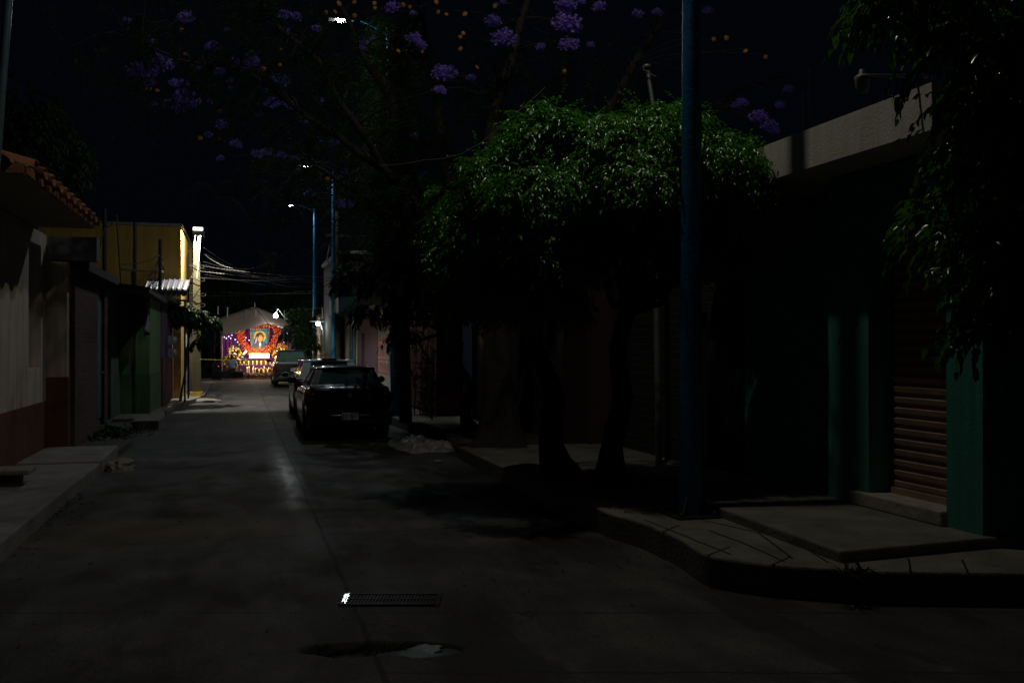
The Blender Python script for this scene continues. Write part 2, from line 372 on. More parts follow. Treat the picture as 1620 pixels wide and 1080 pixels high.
# score lines cut in the corner pavement are thin dark dirt-filled grooves
g = MB()
for P in (((1110, 822), (1200, 842), (1262, 890)), ((1200, 842), (1235, 840)), ((1150, 815), (1240, 845), (1322, 897)), ((1020, 822), (1110, 858), (1165, 880)), ((1340, 872), (1362, 901)), ((1120, 838), (1180, 860), (1250, 893)), ((1047, 841), (1078, 829)), ((1116, 879), (1160, 862)), ((1220, 893), (1252, 879)), ((1440, 903), (1436, 880)), ((1530, 904), (1520, 882))):
    q = [G(a, c, .24) for a, c in P]; qq = []
    for i in range(len(q)-1):
        for k in range(8):
            p = q[i].lerp(q[i+1], k/8); p.x += .012*mn.noise(p*9); qq.append(p)
    for p0, p1 in zip(qq, qq[1:]):
        d = (p1-p0).normalized(); s_ = Vector((-d.y, d.x, 0))*.008
        g.add([p0-s_+Vector((0, 0, .003)), p1-s_+Vector((0, 0, .003)), p1+s_+Vector((0, 0, .003)), p0+s_+Vector((0, 0, .003))], [(0, 1, 2, 3)])
g.build('pavement_cracks', mat('crack_dirt', (.01, .01, .009), .95, .1), kind='structure')
# storm drain
gd = wthing('drain_grate', 'long iron drain grate set flush across the near road', 'drain', (1.06, 7.25, 0))
b = MB(); b.box((.70, 7.08, .004), (1.42, 7.11, .016)); b.box((.70, 7.37, .004), (1.42, 7.40, .016)); b.box((.70, 7.11, .004), (.735, 7.37, .016)); b.box((1.385, 7.11, .004), (1.42, 7.37, .016))
b.box((.74, 7.235, .004), (1.38, 7.25, .014)); b.build('frame', mat('worn_iron', (.05, .05, .05), .55, .3, 20, .3, 60, metal=.8), gd, .002)
b = MB()
for i in range(26): b.box((.745+i*.0247, 7.112, .0045), (.757+i*.0247, 7.368, .012))
b.build('bars', MATS['worn_iron'], gd)
MB().box((.737, 7.112, -.05), (1.383, 7.368, .001)).build('pit', M_black, gd)
settle(gd); gd.rotation_euler.z = -TH; gd.location = G(620, 948.5)
p = G(546, 947.5, .018)
o = MB().box((-.018, -.11, .0165), (.018, .11, .022)).build('glint_plate', mat('glint_steel', (.7, .72, .75), .21, .15, 20, .04, 40, metal=1)); LB_ = G(627, 657, .2)+Vector((-.18-.9-.24, 0, 8.9)); hv = ((LB_-p).normalized()+(Vector((0, 0, EYE))-p).normalized()).normalized(); o.rotation_euler = (Vector((0, 0, 1)).rotation_difference(hv) @ Matrix.Rotation(-TH, 3, 'Z').to_quaternion()).to_euler(); o.location = (p.x, p.y, 0); props(o, 'small steel plate added and tilted to glint at the left end of the drain grate', 'glint plate')  # shiny plate added at the grate end, tilted to throw a glint
pf = G(666, 1027, -.02); hv = ((LB_-pf).normalized()+(Vector((0, 0, EYE))-pf).normalized()).normalized()
b = MB(); ps = []; nn = 18
for i in range(nn):
    a = 2*math.pi*i/nn; q = 1+.5*mn.noise(Vector((math.cos(a)*2, math.sin(a)*2, 3.3))); ps.append((.13*q*math.cos(a), .085*q*math.sin(a)))
b.prism(ps, -.025, 0); o = b.build('glint_slab_piece', mat('glint_concrete', (.06, .065, .065), .42, .4, 14, .5, 30, spec=.6), None, .004)
o.location = pf; o.rotation_euler = (Vector((0, 0, 1)).rotation_difference(hv) @ Matrix.Rotation(-TH, 3, 'Z').to_quaternion()).to_euler(); props(o, 'concrete piece added and tilted to glint inside the near pothole', 'glint piece')  # concrete piece added in the pothole, tilted to catch a highlight
# ---------------------------------------------------------------- buildings
def wall_y(b, X0, X1, y0, y1, z0, z1, holes):       # wall along the street, with openings (ya,yb,za,zb)
    yy = sorted({y0, y1, *[h[0] for h in holes], *[h[1] for h in holes]})
    for a, c in zip(yy, yy[1:]):
        hs = sorted([h for h in holes if h[0] <= a+1e-6 and h[1] >= c-1e-6], key=lambda h: h[2]); z = z0
        for h in hs:
            if h[2] > z: b.box((X0, a, z), (X1, c, h[2]))
            z = h[3]
        if z < z1: b.box((X0, a, z), (X1, c, z1))
M_cream = mat('cream_plaster', (.72, .62, .51), .9, .12, 2, .3, 50, streak=.3)
M_brown = mat('brown_paint', (.15, .055, .03), .8, .25, 3, .2, 40, streak=.3)
M_terra = mat('terracotta', (.38, .15, .07), .8, .35, 6, .4, 40)
M_soffit = mat('soffit_plaster', (.3, .26, .19), .9, .15, 2, .2)
M_darkglass = mat('dark_window', (.012, .014, .016), .12, .1)
# cream house
h1 = wthing('cream_house', 'cream plastered house with brown base and clay tile eave, nearest on the left', 'house', (-3.1, 15, .17))
wy0, wy1 = 16.25, 17.2
b = MB(); wall_y(b, -3.35, -3.05, 12.4, 17.64, .95, 3.64, [(wy0, wy1, 1.5, 3.42)])
b.box((-9, 12.4, .95), (-3.35, 12.7, 3.64)); b.build('wall', M_cream, h1)
MB().box((-9, 12.37, .17), (-3.02, 17.64, .95)).build('wainscot', M_brown, h1)
wn = MB(); wn.box((-3.33, wy0, 1.5), (-3.27, wy0+.05, 3.42)).box((-3.33, wy1-.05, 1.5), (-3.27, wy1, 3.42)).box((-3.33, wy0+.05, 1.5), (-3.27, wy1-.05, 1.55)).box((-3.33, wy0+.05, 3.37), (-3.27, wy1-.05, 3.42)).box((-3.33, 16.7, 1.55), (-3.27, 16.75, 3.37))
wn = wn.build('window', M_dark, h1); MB().box((-3.32, wy0+.05, 1.55), (-3.30, wy1-.05, 3.37)).build('pane', M_darkglass, wn)
# roof: eave rectangle, hipped at the near end
ex, ey0, ey1, ez = -2.2, 11.55, 16.65, 3.66
rf = MB(); ti = .12
rf.add([(ex, ey0, ez), (ex, ey1, ez), (-9, ey1, ez), (-9, ey0, ez), (ex, ey0, ez+ti), (ex, ey1, ez+ti), (-5.2, ey1, ez+.2), (-5.2, ey0+3, ez+.2), (-9, ey0+3, ez+.2), (-9, ey0, ez+ti), (-9, ey1, ez+.2)],
       [(3, 2, 1, 0), (0, 1, 5, 4), (4, 5, 6, 7), (0, 4, 9, 3), (4, 7, 8, 9), (1, 2, 10, 6, 5), (7, 6, 10, 8)])
ro = rf.build('roof', [M_soffit], h1)
tl = MB()
def tile_row(x0, y0, dx, dy, ux, uz, n, ln):
    for i in range(n):
        cx, cy = x0+dx*i, y0+dy*i
        L_ = math.hypot(dx, dy); tx, ty = dx/L_, dy/L_
        up = Vector((ux[0], ux[1], uz)).normalized()
        for c in range(ln):
            o = Vector((cx, cy, 0))+up*(c*.42-.06)+Vector((0, 0, ez+ti+.015+c*.012+.01*random.random()))
            vs = []
            for s0, rr in ((0, .135), (.46, .115)):
                for k in range(9):
                    a = math.pi*k/8
                    vs.append(o+up*s0+Vector((tx, ty, 0))*(1.35*rr*math.cos(a))+Vector((0, 0, 1.1*rr*.75*math.sin(a)-.02)))
            for s0, rr in ((0, .115), (.46, .095)):
                for k in range(9):
                    a = math.pi*k/8
                    vs.append(o+up*s0+Vector((tx, ty, 0))*(1.35*rr*math.cos(a))+Vector((0, 0, 1.1*rr*.75*math.sin(a)-.02)))
            fs = [(k, k+1, 10+k, 9+k) for k in range(8)]+[(18+k, 27+k, 28+k, 19+k) for k in range(8)]+[(k, 18+k, 19+k, k+1) for k in range(8)]
            tl.add(vs, fs, True)
            # channel tile between
            vs = []
            p = o+Vector((tx, ty, 0))*(L_/2)
            for s0 in (-.05, .46):
                for k in range(7):
                    a = math.pi*k/6; vs.append(p+up*s0+Vector((tx, ty, 0))*(.14*math.cos(a))+Vector((0, 0, -.09*math.sin(a)+.03)))
                for k in range(7):
                    a = math.pi*k/6; vs.append(p+up*s0+Vector((tx, ty, 0))*(.155*math.cos(a))+Vector((0, 0, -.105*math.sin(a)+.03)))
            tl.add(vs, [(k, k+1, 15+k, 14+k) for k in range(6)]+[(7+k, 21+k, 22+k, 8+k) for k in range(6)]+[(k, 7+k, 8+k, k+1) for k in range(6)], True)
tile_row(ex, ey0+.3, 0, .5, (-3, 0), .9, 10, 1)
tile_row(ex-.3, ey0, -.5, 0, (0, 3), .25, 10, 1)
tl.box((ex-.012, ey0+.0, ez+.01), (ex+.015, ey1, ez+.09)); tl.box((-9, ey0-.015, ez+.01), (ex-.012, ey0+.012, ez+.11))
tl.build('roof_tiles', M_terra, ro)
settle(h1)
M_rfe = mat('weathered_roof_edge', (.07, .065, .06), .9, .3)
# brick house with cream pier
M_brick = brick_mat('dark_brick', (.12, .055, .04), (.10, .09, .08))
h2 = wthing('brick_house', 'low dark brick house with a cream pier, beyond the tiled eave', 'house', (-2.66, 18, .17))
b = MB(); wall_y(b, -2.9, -2.66, 17.95, 22.2, .13, 3.1, [(20.7, 21.7, .25, 3.0)]); b.box((-8, 22.0, .13), (-2.9, 22.2, 3.1)); b.build('wall', M_brick, h2)
MB().box((-8, 17.68, 1.33), (-2.74, 17.95, 3.22)).build('pier', mat('pier_plaster', (.62, .52, .42), .9, .12, 2, .3, 50, streak=.25), h2)
MB().box((-8, 17.655, .17), (-2.72, 17.95, 1.33)).build('pier_base', M_brown, h2)
MB().box((-3.04, 17.75, 3.25), (-2.3, 18.1, 3.64)).build('lintel', mat('grey_blue_paint', (.17, .2, .2), .8, .2), h2)
MB().box((-8, 17.95, 3.1), (-2.45, 22.2, 3.24)).build('roof', M_rfe, h2)
d = MB(); d.box((-2.80, 20.7, .25), (-2.74, 21.7, 3.0))
for k in range(4): d.box((-2.742, 20.78+k*.235, .4), (-2.715, 20.97+k*.235, 2.85))
d = d.build('door', mat('teal_paint', (.05, .2, .2), .5, .2, 4), h2); MB().lathe([(0, -.03), (.02, -.02), (.02, .03), (0, .03)], (-2.69, 21.6, 1.3), 8, 'x').build('handle', M_steel, d)
settle(h2)
# low house under a dark canopy
M_ggreen = mat('grey_green_plaster', (.14, .18, .12), .9, .2, 2, .2, streak=.4)
h3 = wthing('canopy_house', 'narrow grey-green house in the shade of a flat canopy, before the green wall', 'house', (-2.75, 24, .17))
b = MB(); wall_y(b, -3.1, -2.78, 22.35, 25.5, .13, 3.05, [(22.9, 23.8, .2, 2.3)]); b.box((-8, 22.35, .13), (-3.1, 22.6, 3.05)); b.build('wall', M_ggreen, h3)
MB().box((-3.05, 22.9, .2), (-2.99, 23.8, 2.3)).build('door', M_dark, h3)
rot = Matrix.Rotation(R(7), 3, 'Y')
b = MB(); b.box((-4.4, 22.3, 3.12), (-1.85, 25.5, 3.2), rot); 
for k in range(9): b.box((-4.4, 22.35+k*.38, 3.2), (-1.85, 22.41+k*.38, 3.235), rot, (-3.12, 23.9, 3.16))
b.build('canopy', mat('rusty_sheet', (.10, .085, .07), .7, .4, 5), h3)
b = MB().box((-7.5, 22.8, 3.25), (-3.4, 25.4, 3.95)); b.build('parapet', mat('dark_plaster', (.06, .06, .055), .9, .3), h3)
cl = MB(); vs = []
for j in range(9):
    for i in range(7): vs.append((-2.15+.08*math.sin(i*1.3+j*.5)*(j/8), 25.0+i*.07, 2.98-j*.1-.02*i))
cl.add(vs, [(j*7+i, j*7+i+1, (j+1)*7+i+1, (j+1)*7+i) for j in range(8) for i in range(6)], True)
o = cl.build('hanging_cloth', mat('grey_cloth', (.25, .24, .25), .9, .1), h3); o.modifiers.new('s', 'SOLIDIFY').thickness = .006
settle(h3)
# green house
M_green = mat('green_plaster', (.15, .30, .11), .88, .12, 1.5, .25, 40, streak=.25)
h4 = wthing('green_house', 'house with a light green end wall and darker green base', 'house', (-2.1, 25.7, .17))
b = MB(); b.box((-8, 25.6, 1.15), (-2.12, 29.0, 3.0)); b.build('wall', M_green, h4)
MB().box((-8, 25.585, .15), (-2.105, 29.0, 1.15)).build('wainscot', mat('darker_green', (.10, .20, .06), .85, .2, 2, .2, streak=.3), h4)
MB().box((-8, 25.5, 3.0), (-1.95, 29.1, 3.14)).build('roof', M_rfe, h4)
b = MB().box((-2.45, 25.55, .2), (-2.42, 25.585, 2.7)); b.build('drain_pipe', M_ggreen, h4)
settle(h4)
# purple and red house
h5 = wthing('purple_house', 'low house painted dull purple above and dark red below', 'house', (-2.0, 32, .15))
b = MB(); wall_y(b, -2.4, -2.08, 29.15, 33.65, 1.5, 3.1, [(32.4, 33.2, 1.5, 2.5)]); b.box((-8, 33.4, 1.5), (-2.4, 33.65, 3.1)); b.build('wall', mat('purple_plaster', (.17, .08, .2), .9, .2, 2, .2, streak=.4), h5)
b = MB(); wall_y(b, -2.42, -2.06, 29.15, 33.65, .12, 1.5, [(32.4, 33.2, .12, 1.5)]); b.build('wainscot', mat('dark_red_paint', (.15, .04, .035), .8, .2, 2, .2, streak=.3), h5)
MB().box((-2.35, 32.4, .12), (-2.25, 33.2, 2.5)).build('door', mat('grey_door', (.18, .19, .2), .6, .2), h5)
MB().box((-8, 29.15, 3.1), (-1.85, 33.67, 3.22)).build('roof', M_rfe, h5)
for i, zz in enumerate((2.0, 1.62)):
    o = MB().box((-2.08, 31.2, zz-.14), (-1.93, 31.5, zz+.14)).build('meter_box', mat('grey_box', (.25, .25, .25), .6, .2), h5, .01)
    MB().lathe([(.11, 0), (.11, .05), (.09, .09), (0, .1)], (-1.93, 31.35, zz+.01), 12, 'x').build('meter_glass', mat('pale_glass', (.4, .42, .4), .15, .1), o)
settle(h5)
# yellow building
M_yel = mat('ochre_plaster', (.50, .31, .06), .9, .12, 1.2, .25, 30, streak=.18)
h6 = wthing('yellow_building', 'tall ochre yellow building with a blank windowless end wall', 'building', (-1.87, 35, .15))
MB().box((-13, 33.75, .15), (-1.84, 41.2, 5.68)).build('wall', M_yel, h6)
MB().box((-13.05, 33.7, 5.68), (-1.8, 41.25, 5.76)).build('parapet', M_conc, h6)
MB().box((-1.84, 36.2, .15), (-1.80, 37.2, 2.3)).build('door', mat('white_door', (.6, .6, .58), .6, .1), h6)
MB().box((-1.84, 38.4, .15), (-1.81, 40.6, 2.5)).build('shutter', mat('purple_shutter', (.12, .06, .18), .6, .1), h6)
settle(h6)
h7 = wthing('pale_house', 'pale pink house front catching warm lamplight past the concrete pole', 'house', (-1.9, 49, 0))
b = MB(); wall_y(b, -2.3, -1.95, 41.3, 50, .0, 3.9, [(47.2, 48.2, .15, 2.4)]); b.build('wall', mat('pale_pink_plaster', (.55, .42, .38), .9, .1, 2, .2, streak=.2), h7)
MB().box((-2.2, 47.2, .15), (-2.1, 48.2, 2.4)).build('door', M_dark, h7); MB().box((-8, 41.3, 3.9), (-1.8, 50, 4.05)).build('roof', M_conc, h7)
settle(h7)
h8 = wthing('dark_house', 'unlit house wall left of the party tent', 'house', (-3, 57, 0))
MB().box((-12, 54, -.05), (-2.3, 66, 3.6)).build('wall', mat('dark_wall', (.07, .065, .07), .9, .2), h8); MB().box((-12.1, 53.9, 3.6), (-2.2, 66, 3.75)).build('roof', M_conc, h8); settle(h8)
h9 = wthing('block_building', 'dim concrete block building rising behind the ochre wall', 'building', (-12, 52, 0))
MB().box((-22, 50, -.05), (-7.2, 58, 8.3)).build('wall', mat('grey_block', (.16, .13, .11), .9, .2), h9)
MB().box((-15.5, 51, 8.3), (-12, 55, 11.5)).build('stair_tower', MATS['grey_block'], h9)
MB().box((-22.1, 49.9, 8.3), (-15.6, 58, 8.5)).build('parapet', M_conc, h9); settle(h9)
# corrugated lean-to
lt = wthing('corrugated_roof', 'small sloping corrugated metal roof in front of the ochre wall', 'roof', (-2.2, 33, 3.2))
b = MB(); n = 96; vs = []
for i in range(n+1):
    t_ = i/n; z_ = .05*max(0, math.cos(i*math.pi*2/12))**4
    for (y, z0) in ((31.3, 3.32), (33.55, 3.95)):
        vs.append((-2.8+1.25*t_, y, z0+z_))
b.add(vs, [(2*i, 2*i+2, 2*i+3, 2*i+1) for i in range(n)], True)
o = b.build('sheet', mat('zinc_sheet', (.06, .06, .08), .4, .2, 6, metal=.5), lt); o.modifiers.new('s', 'SOLIDIFY').thickness = .004
b = MB(); b.box((-2.78, 31.35, 3.16), (-1.5, 31.42, 3.22)); b.box((-2.78, 33.45, 3.8), (-1.5, 33.52, 3.87)); b.box((-1.52, 31.35, 3.22), (-1.46, 31.42, 3.23))
b.tube([(-1.6, 33.48, .15), (-1.6, 33.48, 3.82)], .03); b.tube([(-1.6, 31.4, .15), (-1.6, 31.4, 3.18)], .03); b.build('frame', M_dark, lt); settle(lt)
# rods and masts on the left roofs
def rod(px, y0, y1, X, r_, label, name='roof_mast', px1=None, cat='mast'):
    p0 = DX(px, y1, X); p1 = DX(px, y1, X); r2 = ((px1 or px)-810)/F; zc = p0.x*SN+p0.y*CS
    p1 = D(px1 or px, y0, zc); p0.z = 3.15
    o = MB().tube([p0, p1], r_, 6).build(name, M_dark); return props(o, label, cat)
rod(165, 330, 430, -2.9, .045, 'thick dark mast nearest the tiled eave, against the ochre wall')
rod(213, 352, 434, -2.8, .045, 'tall dark pole rising past the top of the ochre wall', 'roof_pole', None, 'pole')
rod(253, 379, 500, -2.35, .05, 'dark pole carrying crossed wires in front of the ochre wall', 'wire_pole', None, 'pole')
rod(283, 415, 500, -2.25, .035, 'short dark pole just left of the bright edge of the ochre building', 'wire_pole', None, 'pole')
rod(192, 340, 430, -2.8, .018, 'thin slanting antenna rod on the low left roofs', 'antenna', 184, 'antenna')
# concrete pole with box lamp
cp = thing('utility_pole', 'square tapered concrete pole with cable loops and a lamp on top', 'utility pole', (-1.42, 35.25, .15))
b = MB(); r0, r1, hh = .15, .10, 5.2
b.add([(-r0, -r0, 0), (r0, -r0, 0), (r0, r0, 0), (-r0, r0, 0), (-r1, -r1, hh), (r1, -r1, hh), (r1, r1, hh), (-r1, r1, hh)], [(0, 1, 5, 4), (1, 2, 6, 5), (2, 3, 7, 6), (3, 0, 4, 7), (4, 5, 6, 7)])
b.build('shaft', mat('pole_concrete', (.08, .07, .03), .85, .2, 4, .3, 30, streak=.2), cp)
b = MB()
for k in range(3): b.box((-.05, -r0-.004-.002*k+.02*(k+2)*.25, 2.0+k*.55), (.05, -.09, 2.25+k*.55))
b = MB()
for z, rr in ((3.9, .26), (3.4, .3), (4.35, .24), (3.05, .27), (2.6, .25)):
    MB().tube([(rr*math.cos(a), rr*math.sin(a)*.8-.02, z+.06*math.sin(2*a)) for a in [i*math.pi/8 for i in range(17)]], .014, 5, False).build('cable_loop', M_wire, cp)
b = MB().box((-.2, -.25, .0), (.2, .25, .14)); b.build('kerb_base', mat('yellow_base', (.5, .33, .05), .8, .3), cp)
MB().tube([(-.06, 0, 4.9), (-.06, -.02, 5.35), (.0, -.05, 5.5)], .025, 6).build('bracket', M_steel, cp)
hd = MB(); hd.box((-.06, -1.30, 5.50), (.24, .05, 5.53)).box((-.07, -1.31, 5.27), (.25, -1.30, 5.53)).box((-.07, -1.30, 5.40), (-.06, .05, 5.53)); hd.box((.24, -1.30, 5.29), (.25, .05, 5.53)); hd = hd.build('lamp_head', M_dark, cp)  # housing with skirts added to cut off the lamp's light
MB().box((-.06, -1.35, 5.44), (.24, -1.312, 5.53)).build('lens', emis('box_lens', (.95, 1, .9), 6), hd)
plight('lamp_light', (.08, -1.19, 5.39), (1, .97, .85), 1100, .012, cp)
# lens seen from the street side is the tube itself
# white drop cables from the lamp
for a, c, lab in (((317, 372), (306, 487), 'bright white service cable dropping from the concrete pole lamp'), ((314, 374), (302, 440), 'thinner pale cable beside the bright service cable, left of the concrete pole')):
    p0, p1 = D(a[0], a[1], 33.2), D(c[0], c[1], 33.9); q = [p0.lerp(p1, k/8)+Vector((0, 0, -.25*math.sin(k/8*math.pi))) for k in range(9)]
    props(MB().tube(q, .018 if a[0] == 317 else .01, 6).build('service_cable', mat('white_cable', (.7, .72, .7), .4, .1)), lab, 'cable')
# ---------------------------------------------------------------- right side
M_teal = mat('teal_plaster', (.042, .28, .225), .85, .18, 2, .25, 40, streak=.2)
M_white = mat('grey_white_plaster', (.62, .59, .52), .9, .12, 2, .3, 40, streak=.12)
M_shut = mat('rust_brown_shutter', (.34, .225, .15), .65, .25, 5, .2, 40)
FX = 5.72; y_a, y_b = 6.68, DX(1310, 700, 5.72).y
sh = wthing('corner_shop', 'teal corner shop with rusty roller shutter and pale concrete canopy', 'shop', (5.8, 8, .33))
s0, s1 = DX(1497, 700, FX).y, DX(1412, 700, FX+.22).y; p0 = DX(1374, 700, FX).y
b = MB()
wall_y(b, FX, FX+.35, y_a, s0, .33, 3.5, []); wall_y(b, FX, FX+.35, p0, y_b, .33, 3.5, [])
b.box((FX+.02, s0, 2.75), (FX+.3, p0, 3.5)); MB().box((FX+.22, s1, .33), (FX+.35, p0-.002, 2.748)).build('recess_panel', mat('dark_teal', (.008, .035, .03), .8, .2), sh)  # recess panel in a much darker teal than the pillars
b.box((FX+.35, y_a+.02, .2), (11, y_a+.3, 3.5))
b.box((FX+.45, y_b, .2), (FX+.7, 11.4, 3.5)); b.box((FX+.35, y_b-.3, .2), (FX+.45, y_b-.02, 3.5))
b.build('wall', M_teal, sh)
# roller shutter with real corrugation
b = MB(); vs = []; z = .52; prof = []
while z < 2.7:
    prof += [(0, z), (-.024, z+.012), (-.03, z+.055), (0, z+.066)]; z += .098
for x, zz in prof:
    for y in (s0+.01, s1): vs.append((FX+.26+x, y, zz))
b.add(vs, [(2*i, 2*i+2, 2*i+3, 2*i+1) for i in range(len(prof)-1)])
st = b.build('roller_shutter', M_shut, sh)
MB().box((FX+.2, s0+.01, .46), (FX+.29, s1, .52)).build('bottom_rail', M_shut, st)
b = MB().box((FX-.06, s0, .33), (FX+.34, s1+.32, .46)); b.build('threshold', mat('pale_threshold', (.4, .37, .3), .85, .35, 4, .5, 25), sh, .015)
CX = 5.2
b = MB(); b.box((CX, 6.62, 3.53), (CX+.16, 9.42, 3.9)); b.box((CX+.16, 6.62, 3.53), (11, 11.4, 3.66)); b.box((CX+.16, 6.62, 3.66), (11, 6.78, 3.9)); b.box((CX+.16, 9.26, 3.66), (CX+3, 9.42, 3.9))
b.build('canopy', M_white, sh)
b = MB()
for px, h in ((1272, .55), (1283, .75), (1297, .6)):
    p = DX(px, 215, CX+.35); b.tube([(p.x, p.y, 3.66), (p.x, p.y+.02, 3.9+h)], .008, 5)
b.build('rebar', M_dark, sh)
# red painted curl on the near pillar
q = [DX(a, c, FX-.004) for a, c in ((1325, 545), (1328, 535), (1338, 525), (1352, 515), (1358, 509), (1345, 518))]
MB().tube(q, .006, 4).build('paint_scrawl', mat('dull_red', (.2, .03, .03), .8, .1), sh)
settle(sh)
# unlit yard lamp on a horizontal arm
yl = wthing('yard_lamp', 'unlit bell lamp on a thin horizontal arm above the pale canopy', 'lamp', tuple(DX(1475, 121, CX+.1)))
e = DX(1475, 120, CX+.1); z7 = e.x*SN+e.y*CS; a = D(1372, 119, z7+.1); c = D(1365, 122, z7+.1)
MB().tube([(e.x, e.y, 3.9), (e.x, e.y, e.z), tuple(a)], .012, 8).build('arm', M_steel, yl)
MB().lathe([(0, .02), (.05, .015), (.065, 0), (.06, -.02), (.055, -.08), (.04, -.12), (0, -.135)], c, 16).build('reflector', mat('cloudy_acrylic', (.35, .33, .28), .4, .1), yl)
MB().lathe([(0, .07), (.03, .06), (.035, .02), (.05, .016)], c, 12).build('cap', M_dark, yl); settle(yl)
# dim frontages behind the trees
M_droof = mat('dark_roof_edge', (.08, .075, .07), .9, .3)
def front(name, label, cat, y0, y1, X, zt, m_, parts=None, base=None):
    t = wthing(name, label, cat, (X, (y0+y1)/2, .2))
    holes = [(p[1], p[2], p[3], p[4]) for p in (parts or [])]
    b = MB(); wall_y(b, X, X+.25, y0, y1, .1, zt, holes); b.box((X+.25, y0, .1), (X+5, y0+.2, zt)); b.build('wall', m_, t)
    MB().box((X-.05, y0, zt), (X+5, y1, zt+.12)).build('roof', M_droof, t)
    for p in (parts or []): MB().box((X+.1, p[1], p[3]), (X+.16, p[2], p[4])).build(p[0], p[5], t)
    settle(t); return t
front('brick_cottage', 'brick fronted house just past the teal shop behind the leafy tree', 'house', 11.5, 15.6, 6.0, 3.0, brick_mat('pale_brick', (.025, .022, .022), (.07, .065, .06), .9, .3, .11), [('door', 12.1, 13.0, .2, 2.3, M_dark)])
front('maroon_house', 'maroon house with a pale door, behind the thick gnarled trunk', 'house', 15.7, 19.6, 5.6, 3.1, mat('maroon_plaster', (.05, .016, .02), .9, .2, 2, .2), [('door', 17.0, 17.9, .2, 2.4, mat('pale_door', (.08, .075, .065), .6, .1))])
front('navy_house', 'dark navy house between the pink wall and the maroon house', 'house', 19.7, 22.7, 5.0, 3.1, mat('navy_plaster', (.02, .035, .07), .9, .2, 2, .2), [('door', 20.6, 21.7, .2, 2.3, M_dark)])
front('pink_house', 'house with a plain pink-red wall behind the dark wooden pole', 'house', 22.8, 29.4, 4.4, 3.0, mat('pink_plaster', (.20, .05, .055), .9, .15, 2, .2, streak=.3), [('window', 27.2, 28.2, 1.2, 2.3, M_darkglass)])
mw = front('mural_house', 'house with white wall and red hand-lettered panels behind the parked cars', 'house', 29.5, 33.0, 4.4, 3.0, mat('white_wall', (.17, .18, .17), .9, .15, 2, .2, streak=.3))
sg = MB(); sg.box((4.385, 29.8, .95), (4.397, 32.9, 2.05)); sg.box((4.385, 29.6, .2), (4.396, 32.95, .45)); pn = sg.build('painted_panel', mat('red_sign_paint', (.28, .02, .02), .7, .2), mw); pn.location = -mw.location
b = MB()
b.box((4.38, 29.95, 1.42), (4.3845, 32.75, 1.98)); b.box((4.38, 29.95, 1.0), (4.3845, 32.75, 1.36)); pw = b.build('panel_field', MATS['white_wall'], pn)
b = MB(); rr = random.Random(5)
for z0, z1 in ((1.5, 1.9), (1.05, 1.31)):
    y = 32.6
    while y > 30.1:
        wd = rr.uniform(.12, .2); k = rr.randrange(4)
        b.box((4.374, y-.045, z0), (4.3795, y, z1))
        if k in (0, 2, 3): b.box((4.374, y-wd, z1-.06), (4.3795, y-.045, z1))
        if k in (1, 2): b.box((4.374, y-wd, z0), (4.3795, y-.045, z0+.06))
        if k in (0, 1): b.box((4.374, y-wd-.04, z0+.0605), (4.3795, y-wd, z1-.0605))
        y -= wd+.12
b.build('lettering', MATS['red_sign_paint'], pn)
b = MB()
for k in range(11):
    y = 30.1+k*.24; b.box((4.388, y, 2.25+rr.uniform(0, .15)), (4.398, y+rr.uniform(.05, .13), 2.7))
b = b.build('upper_lettering', mat('black_sign_paint', (.02, .02, .02), .7, .1), mw); b.location = -mw.location
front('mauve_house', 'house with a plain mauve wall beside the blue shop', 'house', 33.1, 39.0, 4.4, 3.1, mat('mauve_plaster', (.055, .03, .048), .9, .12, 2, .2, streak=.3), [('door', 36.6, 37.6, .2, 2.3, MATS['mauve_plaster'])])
M_blue = mat('blue_paint', (.006, .06, .12), .6, .2, 4, streak=.2)
bs = front('blue_shop', 'small shop with blue door frames under a blue and white canopy sign', 'shop', 39.1, 44.0, 4.4, 3.0, mat('beige_plaster', (.42, .38, .27), .9, .12, 2, .2, streak=.3), [('door', 39.5, 40.3, .2, 2.6, M_dark), ('doorway', 41.0, 41.7, .2, 2.6, MATS['beige_plaster'])])
b = MB()
for y0, y1 in ((39.35, 39.5), (40.3, 40.5), (40.85, 41.0)): b.box((4.32, y0, .2), (4.4, y1, 2.65))
b.box((4.32, 39.35, 2.65), (4.4, 41.0, 3.0)); b = b.build('door_frame', M_blue, bs); b.location = -bs.location
cn = MB(); cn.box((3.75, 39.2, 3.12), (4.4, 43.6, 3.2)).box((3.7, 39.2, 3.12), (3.75, 43.6, 3.75)).box((3.75, 39.2, 3.2), (4.4, 39.25, 3.75)); cn = cn.build('canopy_sign', M_blue, bs); cn.location = -bs.location
MB().box((3.69, 39.3, 3.18), (3.6995, 40.9, 3.7)).build('white_panel', mat('sign_white', (.25, .28, .28), .6, .05), cn)
MB().box((3.688, 41.6, 3.2), (3.6985, 42.2, 3.65)).build('dark_emblem', MATS['black_sign_paint'], cn)
gb = wthing('grey_building', 'two storey grey concrete building behind the blue shop', 'building', (4.5, 48, .2))
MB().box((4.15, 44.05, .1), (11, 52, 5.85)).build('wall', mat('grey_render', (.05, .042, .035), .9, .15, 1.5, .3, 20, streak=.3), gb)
MB().box((4.05, 43.95, 5.85), (11.1, 52.1, 6.0)).build('parapet', M_conc, gb); settle(gb)
wh = front('beige_house', 'far beige house front lit by the small white wall lamp', 'house', 52.1, 60, 4.2, 3.4, mat('light_beige', (.5, .45, .36), .9, .1, 2, .2, streak=.3), [('door', 54, 55, .2, 2.4, M_dark), ('window', 57, 58, 1.1, 2.2, M_darkglass)])
